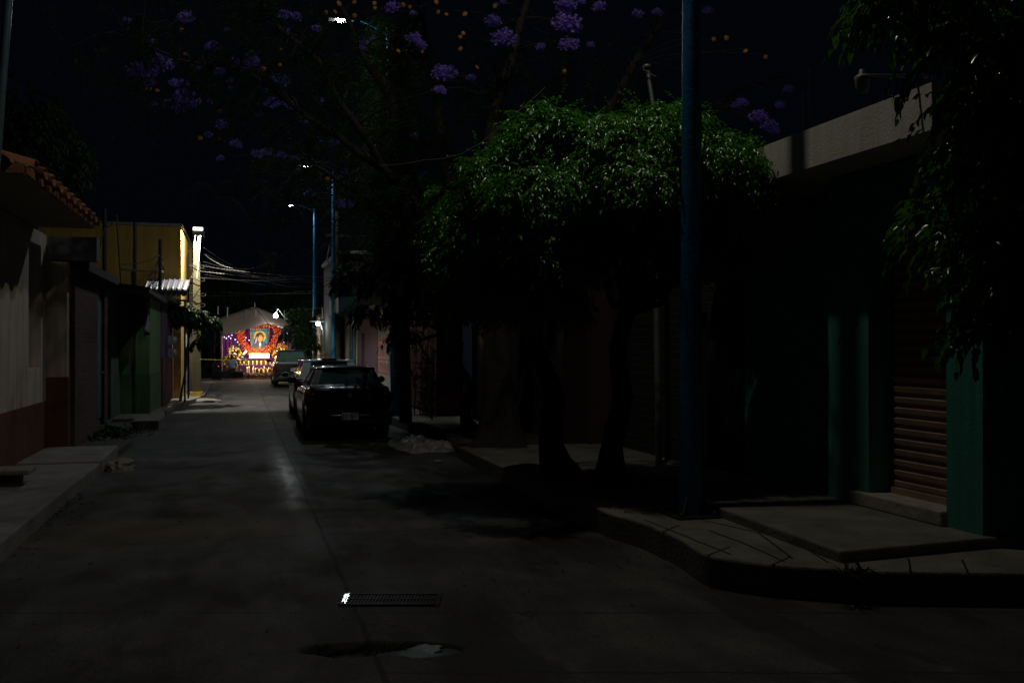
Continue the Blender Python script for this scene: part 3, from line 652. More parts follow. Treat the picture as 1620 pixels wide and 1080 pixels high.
# small white wall lamp
p = D(503, 512, 50); wl = wthing('wall_lamp', 'small bright white lamp on a wall bracket above the pickup', 'lamp', tuple(p))
b = MB(); b.tube([(4.15, p.y, p.z+.12), (p.x-.4, p.y, p.z+.12)], .03, 6).tube([(p.x+.1, p.y, p.z+.1), (p.x+.25, p.y, p.z-.4), (p.x+.25, p.y, p.z-.9)], .02, 6).build('bracket', M_steel, wl)
MB().ball(p, (.11, .11, .1)).build('bulb', emis('bulb_cool', (.8, 1, .95), 25), wl); settle(wl)
plight('lamp_light', (0, -.1, -.22), (.8, 1, .9), 25, .06, wl)
p = D(303.8, 494, 45.7); wl = wthing('wall_lamp', 'tiny warm wall lamp at the left house corner beside the concrete pole', 'lamp', tuple(p))
MB().ball(p, .05).build('bulb', emis('bulb_warm', (1, .9, .75), 20), wl)
MB().tube([p+Vector((-.4, 0, .08)), p+Vector((-.05, 0, .05))], .02, 6).build('bracket', M_steel, wl); settle(wl)
plight('lamp_light', (.12, .3, -.1), (1, .75, .55), 45, .04, wl)
p = Vector((-2.0, 52.1, 3.0)); wl = wthing('wall_lamp', 'warm lamp throwing a bright patch on the road at the left corner', 'lamp', tuple(p))
MB().ball(p, .05).build('bulb', MATS['bulb_warm'], wl); MB().tube([(-2.9, 52.1, 3.1), (-2.05, 52.1, 3.06)], .02, 6).build('bracket', M_steel, wl); settle(wl)
plight('lamp_light', (0, 0, -.12), (1, .72, .5), 160, .05, wl, R(70), (0, R(12), 0), .4)
# ---------------------------------------------------------------- poles
PA = G(1092, 815, .24)
street_lamp((PA.x, PA.y, .24), 9.5, (-.95, .1), 235, (1, .93, .82), 'thick blue lamp post standing on the near right corner pavement', (.06, .05), .108, .075)
PB = G(627, 657, .2); PC = (3.66, 41.0, .2); PD_ = (3.9, 55.0, .2)
street_lamp((PB.x, PB.y, .2), 9.2, (-.9, 0), 210, (.85, .95, 1), 'blue lamp post behind the dark parked car, its lamp glaring through the branches', (-.18, 0), .13, .09, 300)
street_lamp(PC, 8.9, (-.9, -.05), 150, (.85, .95, 1), 'blue lamp post in front of the blue shop, its lamp half hidden by twigs', (0, 0), .10, .07, 60)
street_lamp(PD_, 9.2, (-1.05, -.1), 170, (.85, .95, 1), 'slender blue lamp post farthest down the street beside the tent', (0, 0), .115, .08, 140)
P = G(642, 668, .2)
t = thing('wooden_pole', 'straight dark wooden pole in front of the pink wall', 'utility pole', (P.x, P.y, .2))
MB().tube([(0, 0, 0), (-.1, 0, 4), (-.2, 0, 8.4)], [.14, .12, .1], 12).build('shaft', M_bark, t)
MB().box((-.9, -.05, 7.8), (.55, .05, 7.92)).build('crossarm', M_bark, t)
for k in (-.8, -.35, .4): MB().lathe([(0, 0), (.035, 0), (.05, .05), (.03, .08), (.04, .12), (0, .14)], (k, 0, 7.92), 8).build('insulator', M_conc, t)
P = Vector((4.0, 43.2, .2)); t = thing('wooden_pole', 'dark weathered pole between the blue shop and the beige wall', 'utility pole', P)
MB().tube([(0, 0, 0), (-.05, 0, 7.4)], [.2, .14], 12).build('shaft', M_bark, t)
MB().box((-.5, -.05, 6.3), (.5, .05, 6.4)).build('crossarm', M_bark, t)
p0, p1 = D(12, 0, 10.3), D(-46, 770, 10.3)
t = wthing('metal_pole', 'grey-blue metal pole leaning at the top left edge', 'pole', (p1.x, p1.y, .17)); dd = (p0-p1).normalized(); bs_ = p1+dd*((.17-p1.z)/dd.z)
MB().tube([bs_, p0, p0+dd*2.5], [.055, .045, .04], 14).build('shaft', mat('grey_blue_metal', (.12, .2, .22), .35, .2, 6, metal=.3), t); MB().lathe([(.1, 0), (.1, .02), (.055, .025)], bs_, 14).build('base_plate', M_dark, t); settle(t)
# slim mast behind the leafy tree
t = wthing('cable_mast', 'slim mast with a knot of cable at its head, above the leafy tree', 'mast', tuple(G(1042, 742, .2)))
q = D(1042, 742, 13.6); q.z = .2; a = D(1034, 170, 13.6); c = D(1025, 112, 13.6)
MB().tube([q, a, c], [.05, .035, .03], 8).build('shaft', M_steel, t)
MB().lathe([(0, .03), (.05, .025), (.07, 0), (.03, -.02)], c+Vector((-.01, 0, .06)), 10).build('cap', M_steel, t)
MB().tube([D(x, y, 13.5) for x, y in ((1024, 104), (1017, 106), (1019, 111), (1027, 114), (1031, 118), (1038, 121))], .009, 6).build('cable_loop', M_lwire, t); settle(t)
# ---------------------------------------------------------------- cables
def cable(a, b_, sag, lab, r_=.012, m_=None, grp='overhead cables across the street', cat='cable', n=18):
    q = [a.lerp(b_, k/n)+Vector((0, 0, -sag*4*(k/n)*(1-k/n))) for k in range(n+1)]
    return props(MB().tube(q, r_, 5).build('overhead_cable', m_ or M_wire), lab, cat, grp)
LC = 'dark overhead cable strung from the concrete pole across the street'
for (x0, y0, z0, x1, y1, z1, sg_) in ((322, 414, 34, 530, 462, 41, .1), (324, 419, 34, 500, 434, 40, .25), (322, 392, 34, 493, 452, 54, .5), (324, 434, 34, 527, 466, 41, .05),
        (300, 438, 33, 500, 446, 38, .05), (326, 402, 34, 455, 436, 50, .4), (322, 421, 34, 600, 441, 26, .1), (300, 420, 33, 480, 440, 46, .2), (310, 428, 33, 640, 446, 24, .1), (306, 437, 34, 470, 441, 46, .1)):
    cable(D(x0, y0, z0), D(x1, y1, z1), sg_, LC, .009, mat('worn_cable', (.035, .034, .03), .6, .2))
for (x0, y0, z0, x1, y1, z1, sg_) in ((348, 462, 52, 500, 464, 52, .05), (330, 468, 52, 495, 460, 50, .05)):
    cable(D(x0, y0, z0), D(x1, y1, z1), sg_, 'faint cable strung just above the tent', .014, MATS['worn_cable'], 'faint cables above the tent')
cable(D(323, 402, 34), D(510, 342, 26), .9, 'long thin cable swooping up from the concrete pole toward the jacaranda', .007, MATS['worn_cable'], None)
cable(D(222, 407, 36), D(316, 392, 34), .1, 'thin pale cable across the ochre wall', .01, MATS['worn_cable'], None)
for i, (x0, y0, x1, y1) in enumerate(((192, 418, 253, 403), (192, 425, 300, 425), (192, 427, 300, 427), (253, 403, 232, 443), (253, 403, 268, 452), (251, 405, 240, 455), (255, 405, 280, 450), (258, 388, 268, 396), (225, 443, 300, 438), (165, 360, 150, 405), (165, 355, 180, 348))):
    cable(DX(x0, y0, -2.4), DX(x1, y1, -2.3), .08, 'thin dark roof cable in front of the ochre wall', .012, M_wire, 'roof cables before the ochre wall')
q = [D(x, y, 14.5) for x, y in ((600, 262), (640, 259), (672, 253), (700, 251), (730, 243), (762, 225), (800, 193), (850, 150), (862, 138))]
props(MB().tube(q, .006, 6).build('overhead_cable', M_lwire), 'pale cable curving up to the right in front of the jacaranda', 'cable')
q = [D(x, y, 21) for x, y in ((612, 200), (627, 236), (634, 262), (641, 286), (650, 305), (668, 330))]
props(MB().tube(q, .016, 6).build('overhead_cable', M_lwire), 'pale cable hanging down beside the jacaranda trunk', 'cable')
q = [D(x, y, 42) for x, y in ((522, 388), (519, 400), (517, 410), (524, 420), (532, 428), (541, 433))]
props(MB().tube(q, .03, 6).build('overhead_cable', M_lwire), 'short bright cable loop at the dark pole by the blue shop', 'cable')
cable(D(150, 0, 12), D(268, 85, 15), .1, 'faint cable crossing the sky at the upper left', .006, M_wire, None)
cable(D(8, 190, 12), D(100, 275, 13), .15, 'faint cable dropping toward the tiled roof', .006, M_wire, None)
# caution tape
a, c = Vector((-1.3, 34.85, 1.38)), D(520, 560, 43); q = [a.lerp(c, k/16)+Vector((0, 0, -.5*(k/16)*(1-k/16))) for k in range(17)]
b = MB(); vs = []
for p in q: vs += [p+Vector((0, 0, .016)), p-Vector((0, 0, .016))]
b.add(vs, [(2*i, 2*i+2, 2*i+3, 2*i+1) for i in range(16)], True); o = b.build('barrier_tape', mat('yellow_tape', (.3, .22, .01), .5, .1)); o.modifiers.new('s', 'SOLIDIFY').thickness = .003
props(o, 'thin yellow barrier tape stretched across the street at chest height', 'tape')
# string of hanging paper strips above the tent
q = [D(345+k*15, 484+6*math.sin(k/12*math.pi)+k*.1, 50) for k in range(13)]
sn = wthing('paper_strip_string', 'sagging string of small white paper strips above the tent', 'decoration', tuple(q[0])); MB().tube(q, .008, 4).build('string', MATS['worn_cable'], sn)
for k in (0, 1, 3, 4, 7, 10, 11): MB().box(q[k]+Vector((-.03, -.004, -.42-.1*(k % 2))), q[k]+Vector((.03, .004, -.01))).build('paper_strip', mat('white_paper', (.6, .58, .5), .8, .1), sn)
settle(sn)
# ---------------------------------------------------------------- vegetation
def np_mesh(name, V, Fc, m_, parent=None, smooth=False, **k):
    me = bpy.data.meshes.new(name); V = np.asarray(V, np.float32); Fc = np.asarray(Fc, np.int32); nf, s_ = Fc.shape
    me.vertices.add(len(V)); me.vertices.foreach_set('co', V.ravel()); me.loops.add(nf*s_); me.loops.foreach_set('vertex_index', Fc.ravel())
    me.polygons.add(nf); me.polygons.foreach_set('loop_start', np.arange(0, nf*s_, s_, dtype=np.int32)); me.polygons.foreach_set('loop_total', np.full(nf, s_, np.int32))
    me.materials.append(m_); me.update(calc_edges=True); me.validate()
    o = bpy.data.objects.new(name, me); C.objects.link(o)
    if parent is not None: o.parent = parent
    return props(o, **k)
def leaves(P, A, Nn, ln, wd, fold=.25, droop=.18):
    """P positions, A axes, Nn rough normals, ln lengths: folded pointed leaves of 6 triangles"""
    A = A/np.linalg.norm(A, axis=1, keepdims=True); B = np.cross(A, Nn); B /= np.linalg.norm(B, axis=1, keepdims=True)+1e-9; U = np.cross(B, A)
    L_ = ln[:, None]; W_ = (ln*wd)[:, None]; z = np.zeros_like(P); z[:, 2] = -1
    def pt(a, b_, u): return P+A*L_*a+B*W_*b_+U*W_*u+z*L_*droop*a*a
    pts = [pt(0, 0, 0), pt(.35, .5, fold), pt(.35, 0, 0), pt(.35, -.5, fold), pt(.7, .33, fold*.8), pt(.7, 0, 0), pt(.7, -.33, fold*.8), pt(1.05, 0, 0)]
    V = np.stack(pts, 1).reshape(-1, 3); n = len(P)
    T = np.array([(0, 2, 1), (0, 3, 2), (1, 2, 5), (1, 5, 4), (2, 3, 6), (2, 6, 5), (4, 5, 7), (5, 6, 7)])
    Fc = (np.arange(n)[:, None, None]*8+T[None]).reshape(-1, 3); return V, Fc
def crown(lobes, nspr, ln, wd=.42, per=9, spr=.28, hang=.55, lo=.6):
    """drooping sprigs rooted on and inside a set of lobes; (centre, (rx,ry,rz))"""
    vol = np.array([l[1][0]*l[1][2] for l in lobes]); vol = vol/vol.sum(); P = []; A = []; Nn = []; seg = []
    for (c, r), k in zip(lobes, (vol*nspr).astype(int)):
        for _ in range(k):
            d = rng.normal(size=3); d /= np.linalg.norm(d)
            if d[2] < -.55: d[2] *= -.5
            q = lo+(1-lo)*rng.random()**.6; c0 = np.array(c)+d*np.array(r)*q
            if mn.noise(Vector(c0*2.3)) < -.17: continue
            out = d.copy(); out[2] = abs(out[2])*.3; out += rng.normal(size=3)*.35; out /= np.linalg.norm(out)
            p = c0.copy(); m = rng.integers(per-3, per+3); v = out*(1-hang*.3)
            sl = spr*(.6+.8*rng.random())/m
            for i in range(m):
                v = v+np.array([0, 0, -1])*hang*.32; v /= np.linalg.norm(v); p = p+v*sl
                side = np.cross(v, [0, 0, 1.0])+rng.normal(size=3)*.4; side *= (1 if i % 2 else -1)
                a = v*.9+side*.7+np.array([0, 0, -.35]); P.append(p.copy()); A.append(a); Nn.append(np.array([0, 0, 1.0])+out*.5+rng.normal(size=3)*.45)
    P = np.array(P); return leaves(P, np.array(A), np.array(Nn), ln*(.7+.6*rng.random(len(P))), wd)
M_fic = leaf_mat('ficus_leaf', (.04, .22, .01), (.11, .36, .025), .27, .35, .8)
M_fic2 = leaf_mat('hanging_ficus_leaf', (.03, .15, .006), (.11, .27, .01), .22, .4, .5)
M_darkleaf = leaf_mat('dark_leaf', (.01, .03, .006), (.025, .055, .01), .6, .25, .15)
def limb(b, a, c, r0, r1, n=7, wv=.12):
    q = [a.lerp(c, k/n)+Vector([wv*(mn.noise(Vector((a.x*3+k*.6, a.y*2, i*7.1+a.z))))*math.sin(math.pi*k/n)*2 for i in range(3)]) for k in range(n+1)]
    b.tube(q, [r0+(r1-r0)*k/n for k in range(n+1)], 8); return q
def lobe(px, py, zc, r, sx=1.15, sz=.85, sy=1.25): return (tuple(D(px, py, zc)), (r*sx, r*sy, r*sz))
def lobn(px, py, zc, r):
    k = (.905 if py < 325 else .915) if px < 900 else (.905 if py < 325 else .93 if py < 375 else .955)
    return lobe(px, py, zc*k, r*k, 1.15, .85, 1.5)
def tree(name, label, cat, base, fork, lobes, nspr, ln, m_, r0=.16, bark=M_bark, group=None, **k):
    t = wthing(name, label, cat, tuple(base), group)
    b = MB(); fork = Vector(fork); bs_ = Vector(base)
    nn = 10; q = []; rs = []
    for i in range(nn+1):
        f = i/nn; p = bs_.lerp(fork, f)+Vector((.07*mn.noise(Vector((f*3, bs_.x, 1))), .07*mn.noise(Vector((f*3, bs_.y, 5))), 0))*2; q.append(p); rs.append(r0*(1+.7*max(0, 1-f*5)**2)*(1-.35*f)*(1+.12*mn.noise(Vector((f*9, 1, bs_.x)))))
    b.tube(q, rs, 14); b.build('trunk', bark, t)
    b = MB()
    for c, r in lobes: limb(b, q[-1], Vector(c)-Vector((0, 0, r[2]*.3)), r0*.45, r0*.1)
    b.build('branches', bark, t)
    V, Fc = crown(lobes, nspr, ln, **k); np_mesh('foliage', V, Fc, m_, t); settle(t); return t
# right-hand leafy tree just behind the near lamp post
tb = G(968, 764, .24)
LB = [lobn(*a) for a in ((962, 245, 11.6, .5), (1040, 235, 11.5, .5), (1110, 255, 11.6, .5), (1160, 292, 11.6, .33), (1000, 310, 11.9, .75), (1090, 330, 11.8, .7), (1165, 345, 11.8, .33), (1050, 400, 12.2, .75), (950, 400, 12.3, .6), (1130, 400, 12.4, .45), (1185, 300, 11.5, .15), (1000, 300, 11.2, .45), (1180, 320, 11.5, .2), (945, 205, 11.5, .16), (1010, 186, 11.5, .14), (1075, 185, 11.5, .16), (1140, 205, 11.5, .16), (1190, 262, 11.5, .13))]
tree('ficus_tree', 'broad glossy leafed tree with flat top, standing behind the near blue lamp post', 'tree', tb, D(985, 500, 12.6), LB, 12500, .047, M_fic, .15, wd=.58, spr=.23, hang=.35)
tb = G(885, 752, .24)
LB = [lobn(*a) for a in ((862, 218, 11.8, .34), (845, 275, 12, .5), (795, 300, 12.1, .42), (745, 312, 12.3, .26), (890, 330, 12, .6), (790, 380, 12.3, .55), (735, 420, 12.4, .3), (850, 410, 12.2, .65), (765, 470, 12.5, .42), (840, 480, 12.6, .5), (722, 350, 12.4, .2), (915, 270, 12, .35), (850, 310, 11.2, .4), (840, 185, 11.8, .16), (882, 190, 11.8, .13), (770, 268, 12, .2), (725, 275, 12, .12), (705, 400, 12.4, .16), (712, 300, 12.3, .12))]
tree('ficus_tree', 'glossy leafed tree sloping down to the left, with one rounded hump on top', 'tree', tb, D(850, 520, 12.9), LB, 12000, .047, M_fic, .17, wd=.58, spr=.23, hang=.35)
# near hanging tree on the right, trunk outside the picture
LB = [lobe(*a) for a in ((1610, 60, 5.6, .42), (1540, 60, 5.8, .22), (1565, 170, 5.7, .27), (1640, 240, 5.6, .4), (1560, 290, 5.7, .16), (1545, 370, 5.6, .2), (1615, 400, 5.5, .3), (1485, 345, 5.8, .1), (1600, 520, 5.5, .2), (1640, 480, 5.5, .3), (1400, 5, 5.9, .13), (1460, -10, 5.9, .25), (1700, 150, 5.8, .6), (1720, 400, 5.8, .5), (1560, -60, 5.9, .5), (1590, 610, 5.5, .1))]
tree('hanging_ficus', 'near tree with long drooping glossy sprigs filling the upper right edge', 'tree', (6.7, 5.55, .24), (6.2, 5.3, 2.6), LB, 2600, .062, M_fic2, .16, wd=.6, per=8, spr=.24, hang=.55)
tree('garden_tree', 'dark tree rising behind the clay tiled roof at the left', 'tree', (-8.6, 20.5, .2), D(40, 380, 22), [lobe(*a, 1.1, 1.1) for a in ((50, 260, 22, 1.1), (75, 290, 22, .6), (30, 200, 22, .9), (15, 290, 22, 1), (85, 240, 22.5, .3))], 1500, .11, M_darkleaf, .16)
tree('street_tree', 'dark leafy tree between the wooden pole and the gnarled trunk', 'tree', G(747, 682, .2), D(720, 540, 18.8), [lobe(*a) for a in ((640, 440, 19.5, .7), (690, 480, 19, .7), (670, 390, 19.5, .7), (600, 490, 20, .4), (640, 530, 19.5, .3), (720, 420, 19, .6), (575, 440, 20, .4))], 2200, .10, M_darkleaf, .12)
tree('far_tree', 'faint rounded tree behind the right side of the tent', 'tree', (6.4, 66, 0), D(470, 540, 66), [lobe(*a) for a in ((455, 475, 66, 1.5), (480, 500, 64, 1.4), (440, 490, 66, 1.0), (500, 480, 65, 1.4))], 1500, .22, M_darkleaf, .2, spr=.6)
tree('far_tree', 'dim spreading tree behind the left side of the tent', 'tree', (-2.4, 68, 0), D(345, 540, 66), [lobe(*a) for a in ((350, 462, 66, 1.2), (335, 478, 66, 1.1), (368, 478, 66, .7))], 900, .3, M_darkleaf, .18, spr=.9)
tree('street_shrub', 'dark bushy shrub hanging over the right edge of the purple curtain', 'shrub', G(478, 600, 0), D(474, 560, 53.5), [lobe(*a) for a in ((470, 528, 53, .75), (482, 545, 53, .6), (478, 500, 53.5, .6))], 900, .13, M_darkleaf, .06)
# drooping plant over the purple house
tree('roof_creeper', 'dark large leafed creeper spilling from the roof edge over the left pavement', 'plant', (-1.75, 32.0, .15), D(300, 515, 31), [lobe(*a) for a in ((292, 500, 31, .22), (308, 505, 31, .3), (325, 507, 31.3, .22), (300, 522, 31, .25), (280, 492, 30.5, .25), (262, 488, 30, .25), (240, 487, 29.8, .2), (318, 535, 31, .12))], 420, .13, M_darkleaf, .03, wd=.7)
# spiky plant by the pink wall
t = wthing('spiky_plant', 'wild plant with narrow upright leaves against the pink wall', 'plant', tuple(G(682, 655, .2)))
P = []; A = []
for i in range(260):
    s_ = rng.integers(0, 14); rr = random.Random(int(s_)); bx, by = 3.95+rr.random()*.45, 21.3+rr.random()*2.6; h = rr.uniform(.8, 2.0)
    P.append((bx+rng.normal()*.04, by+rng.normal()*.04, .2+h*rng.random())); a = rng.normal(size=3)*.6; a[2] = abs(a[2])+.25; A.append(a)
V, Fc = leaves(np.array(P), np.array(A), rng.normal(size=(260, 3)), .22+.14*rng.random(260), .12); np_mesh('foliage', V, Fc, M_darkleaf, t)
b = MB()
for s_ in range(14):
    rr = random.Random(s_); bx, by = 3.95+rr.random()*.45, 21.3+rr.random()*2.6; h = rr.uniform(.8, 2.0); b.tube([(bx, by, .2), (bx+.05, by, .2+h)], .01, 5)
b.build('stem', M_bark, t); settle(t)
def weeds(cx, cy, z, rx, ry, n, ln, label, name='weed_clump'):
    P = np.stack([cx+rng.normal(size=n)*rx, cy+rng.normal(size=n)*ry, np.full(n, z)], 1); A = rng.normal(size=(n, 3))*.7; A[:, 2] = np.abs(A[:, 2])+.3
    V, Fc = leaves(P, A, rng.normal(size=(n, 3)), ln*(.5+rng.random(n)), .13, droop=.4); np_mesh(name, V, Fc, M_darkleaf, None, label=label, cat='weeds')
p = G(1348, 903, .24); weeds(p.x, p.y, .22, .05, .03, 60, .11, 'small grass tuft growing from the kerb joint at the near right corner')
weeds(-2.35, 20.4, .13, .25, .7, 240, .22, 'scruffy weeds on the dirt strip before the brick house')
weeds(-1.9, 12.0, .0, .03, .7, 50, .07, 'sparse weeds along the foot of the left kerb')
# ---------------------------------------------------------------- jacaranda
M_jb = mat('jacaranda_bark', (.04, .034, .028), .95, .5, 5, 1.0, 14)
M_flow = leaf_mat('lilac_petal', (.40, .26, 1), (.56, .41, 1), .45, .4, .5)
M_pod = leaf_mat('seed_pod', (.38, .16, .03), (.6, .3, .08), .6, .3, .3)
M_jleaf = leaf_mat('feathery_leaf', (.025, .06, .015), (.05, .1, .025), .7, .35, .1)
jb = G(790, 704, .2)
t = wthing('jacaranda_tree', 'tall flowering tree with gnarled thick trunk and lilac blossoms over the street', 'tree', tuple(jb))
b = MB(); q = []; rings = 16; n = 26; zz = [0, .08, .2, .4, .7, 1.1, 1.5, 1.9, 2.3]; top = D(795, 500, 16.6)
vs = []
for j, z in enumerate(zz):
    f = z/2.3; cx = jb.x+(top.x-jb.x)*f; cy = jb.y+(top.y-jb.y)*f
    for k in range(n):
        a = 2*math.pi*k/n; rr = (.27+.24*math.exp(-z*4.5))*(1+.22*math.sin(a*4+z*1.3)+.25*mn.noise(Vector((math.cos(a)*1.8, math.sin(a)*1.8, z*1.5)))) *(1-.12*f)
        vs.append((cx+rr*math.cos(a), cy+rr*math.sin(a), jb.z-.03+z))
b.add(vs, [(j*n+k, j*n+(k+1) % n, (j+1)*n+(k+1) % n, (j+1)*n+k) for j in range(len(zz)-1) for k in range(n)], True)
b.build('trunk', M_jb, t)
crotch = Vector((top.x, top.y, jb.z+2.2)); b = MB(); nodes = []
LIMBS = [[(690, 410, 17, .17), (650, 280, 17, .13), (615, 150, 16.5, .09), (560, 60, 16, .05), (520, -40, 15.5, .03)],
         [(740, 420, 16.5, .15), (770, 260, 16, .11), (800, 110, 16, .08), (850, -20, 16, .05)],
         [(760, 400, 17, .15), (700, 250, 18, .1), (690, 120, 18.5, .07), (660, 0, 19, .04)],
         [(860, 420, 17, .14), (930, 250, 17.5, .1), (990, 120, 17.5, .07), (1060, 20, 17.5, .04)],
         [(820, 380, 17, .12), (870, 220, 17.5, .09), (900, 60, 17.5, .05)],
         [(650, 300, 16.5, .07), (560, 240, 15, .05), (470, 170, 14.5, .035), (380, 110, 14, .025), (290, 90, 13.5, .018), (200, 60, 13.5, .01)],
         [(600, 260, 15.5, .06), (500, 100, 15, .045), (430, 30, 14.5, .03)],
         [(560, 300, 17, .05), (500, 260, 17.5, .03), (470, 280, 18, .015)],
         [(880, 400, 18, .1), (1040, 250, 19, .07), (1150, 150, 19.5, .04), (1240, 120, 20, .02)],
         [(620, 380, 18, .08), (610, 330, 19, .05), (560, 330, 19.5, .02)]]
for L0 in LIMBS:
    pts = [crotch]+[D(*a[:3]) for a in L0]; rs = [.2]+[a[3] for a in L0]; qq = []; rq = []
    for i in range(len(pts)-1):
        for k in range(5):
            f = k/5; p = pts[i].lerp(pts[i+1], f); p += Vector([.1*mn.noise(p*1.3+Vector((i_*9, 0, 0))) for i_ in range(3)]); qq.append(p); rq.append(rs[i]+(rs[i+1]-rs[i])*f)
    qq.append(pts[-1]); rq.append(rs[-1]); b.tube(qq, rq, 8); nodes += [(p, r) for p, r in zip(qq, rq) if p.z > 3.4]
b.build('limbs', M_jb, t)
b = MB(); tw = random.Random(3)
def twig(target, r=.012):
    p0 = min(nodes, key=lambda n_: (n_[0]-target).length)[0]; mid = p0.lerp(target, .55)+Vector((tw.uniform(-.1, .1), tw.uniform(-.1, .1), .12)); b.tube([p0, p0.lerp(mid, .5)+Vector((0, 0, .05)), mid, mid.lerp(target, .6), target], [r*1.4, r*1.2, r, r*.8, r*.5], 4)
def cluster_mesh(seed, n):
    rr = np.random.default_rng(seed); V = []; Fc = []; d = rr.normal(size=(n, 3)); d /= np.linalg.norm(d, axis=1, keepdims=True)
    r_ = rr.random(n)**.45; pos = d*r_[:, None]*np.array([1, 1, .75]); pos[:, 2] -= .25*(pos[:, 0]**2+pos[:, 1]**2)
    for i in range(n):
        ax = Vector(d[i]+np.array([0, 0, -.7])+rr.normal(size=3)*.4).normalized(); u = ax.cross(Vector((.3, .5, 1))).normalized(); w_ = ax.cross(u); o = Vector(pos[i]); k0 = len(V); L_ = .2; V.append(o-ax*L_)
        for k in range(5):
            a = 2*math.pi*k/5; V.append(o+(u*math.cos(a)+w_*math.sin(a))*.072)
        for k in range(5):
            a = 2*math.pi*(k+.5)/5; V.append(o+ax*.04+(u*math.cos(a)+w_*math.sin(a))*.16)
        for k in range(5): Fc += [(k0, k0+1+k, k0+1+(k+1) % 5), (k0+1+k, k0+6+k, k0+1+(k+1) % 5)]
    return np.array([tuple(v) for v in V]), Fc
CM = []
for s_, n_ in ((1, 130), (2, 110), (3, 160)):
    o = np_mesh('blossom_cluster', *cluster_mesh(s_, n_), M_flow); CM.append(o.data); bpy.data.objects.remove(o)
CL = [(290,157,14.5,22),(272,160,14.5,14),(255,97,14,17),(215,108,14,15),(236,112,14,12),(335,72,14,11),(293,25,14,13),(310,103,14,8),(345,110,14.5,9),(395,97,14.5,19),(445,125,14.8,12),(432,160,15,10),(459,163,15,11),(350,196,15,10),(330,212,15,6),(373,226,15.3,9),(407,242,15.5,9),(450,22,14.5,10),(468,24,14.5,9),(421,240,15.5,7),(620,10,15.5,11),(655,58,15.5,12),(668,70,15.5,8),(797,58,15,19),(780,30,15,12),(702,113,14.5,18),(697,141,14.5,9),(898,33,15,22),(900,68,15,15),(895,4,15,16),(948,8,15.5,10),(1010,20,16.5,9),(1120,15,17,8),(585,228,17,8),(655,215,16,8),(667,276,17,9),(650,322,16.5,8),(668,320,16.5,8),(550,322,19,10),(503,222,16,7),(528,225,16,8),(540,320,19.5,9),(490,305,19,8),(470,270,19,5),(1200,182,18,13),(1216,196,18,12),(1175,160,18,9),(1225,205,18.5,9),(1165,165,18,7),(1248,140,19,9),(1235,165,19,8),(200,30,14,6),(560,235,17,6),(620,170,17,6),(480,190,16,6),(575,75,15.5,6),(1040,18,16.5,8),(590,60,16,5),(548,270,18,6),(370,95,14.3,8),(275,130,14.2,8),(410,180,15,6)]
cr = random.Random(12)
CL += [(a[0]+cr.gauss(0, 32), a[1]+cr.gauss(0, 26), a[2]+cr.uniform(0, 1.5), cr.uniform(4, 8)) for a in CL if a[3] > 6][:30]
for i, (px, py, zc, s_) in enumerate(CL):
    p = D(px, py, zc); o = bpy.data.objects.new('blossom_cluster', CM[i % 3]); C.objects.link(o); o.parent = t; r_ = s_/F*zc*1.25
    o.location = p-t.location; o['_w'] = 1; o.scale = (r_, r_, r_*.8); o.rotation_euler = (random.uniform(-.3, .3), random.uniform(-.3, .3), random.uniform(0, 6.28)); twig(p)
    for e_ in range(2):      # small scattered sprigs of bloom beside the cluster
        pass
POD = MB(); POD.ball((0, 0, 0), (1, .25, .9), 10, 6); pd = POD.build('seed_pod', M_pod); pdm = pd.data; bpy.data.objects.remove(pd)
for px, py in ((515, 20), (530, 18), (536, 5), (560, 3), (592, 5), (593, 12), (637, 8), (648, 11), (560, 25), (693, 19), (630, 80), (668, 82), (728, 58), (728, 77), (733, 52), (362, 128), (363, 139), (348, 176), (316, 218), (347, 219), (237, 141), (248, 143), (230, 140), (418, 108), (415, 113), (442, 102), (328, 141), (444, 78), (287, 47), (893, 112), (755, 106), (1130, 62), (1150, 60), (118, 98), (293, 85), (307, 113), (518, 283), (735, 22), (783, 10), (690, 3), (706, 22), (1180, 80), (1212, 90)):
    zc = random.uniform(13.6, 15); p = D(px, py, zc); o = bpy.data.objects.new('seed_pod', pdm); C.objects.link(o); o.parent = t; o['_w'] = 1; r_ = random.uniform(.03, .043)
    o.location = p-t.location; o.scale = (r_, r_, r_); o.rotation_euler = (random.uniform(-.5, .5), random.uniform(-.5, .5), random.uniform(-.9, .6)); twig(p+Vector((0, 0, .04)), .006)
# feathery leaves
P = []; A = []; Nn = []
for k in range(1150):
    nd = nodes[rng.integers(len(nodes))][0]; c = nd+Vector(rng.normal(size=3)*np.array([.8, .8, .5]))
    if k > 800: c = D(615+rng.normal()*16, rng.uniform(20, 400), rng.uniform(19.5, 22))
    if c.z > 7.1 and k <= 800: continue
    # keep the lamp near the trunk line partly visible
    if k % 3 == 0: twig(c, .007)
    for f_ in range(5):
        ax = rng.normal(size=3); ax[2] = -abs(ax[2])*.6; ax /= np.linalg.norm(ax); side = np.cross(ax, [0, 0, 1]); side /= np.linalg.norm(side)+1e-6
        for i in range(12):
            for s_ in (-1, 1): P.append(np.array(c)+ax*(.03+i*.028)+np.array([0, 0, -.002*i*i])); A.append(side*s_+ax*.4); Nn.append(rng.normal(size=3)*.4+np.array([0, 0, 1]))
P = np.array(P); V, Fc = leaves(P, np.array(A), np.array(Nn), .075*(.7+.5*rng.random(len(P))), .22)
np_mesh('foliage', V, Fc, M_jleaf, t)
for i in range(150):
    nd = nodes[rng.integers(len(nodes))][0]; twig(nd+Vector(rng.normal(size=3)*np.array([.7, .7, .45])), .008)
b.build('twigs', M_jb, t)
for ch in [o for o in bpy.data.objects if o.parent == t and '_w' not in o]: ch.location = -t.location
for ch in [o for o in bpy.data.objects if '_w' in o]: del ch['_w']
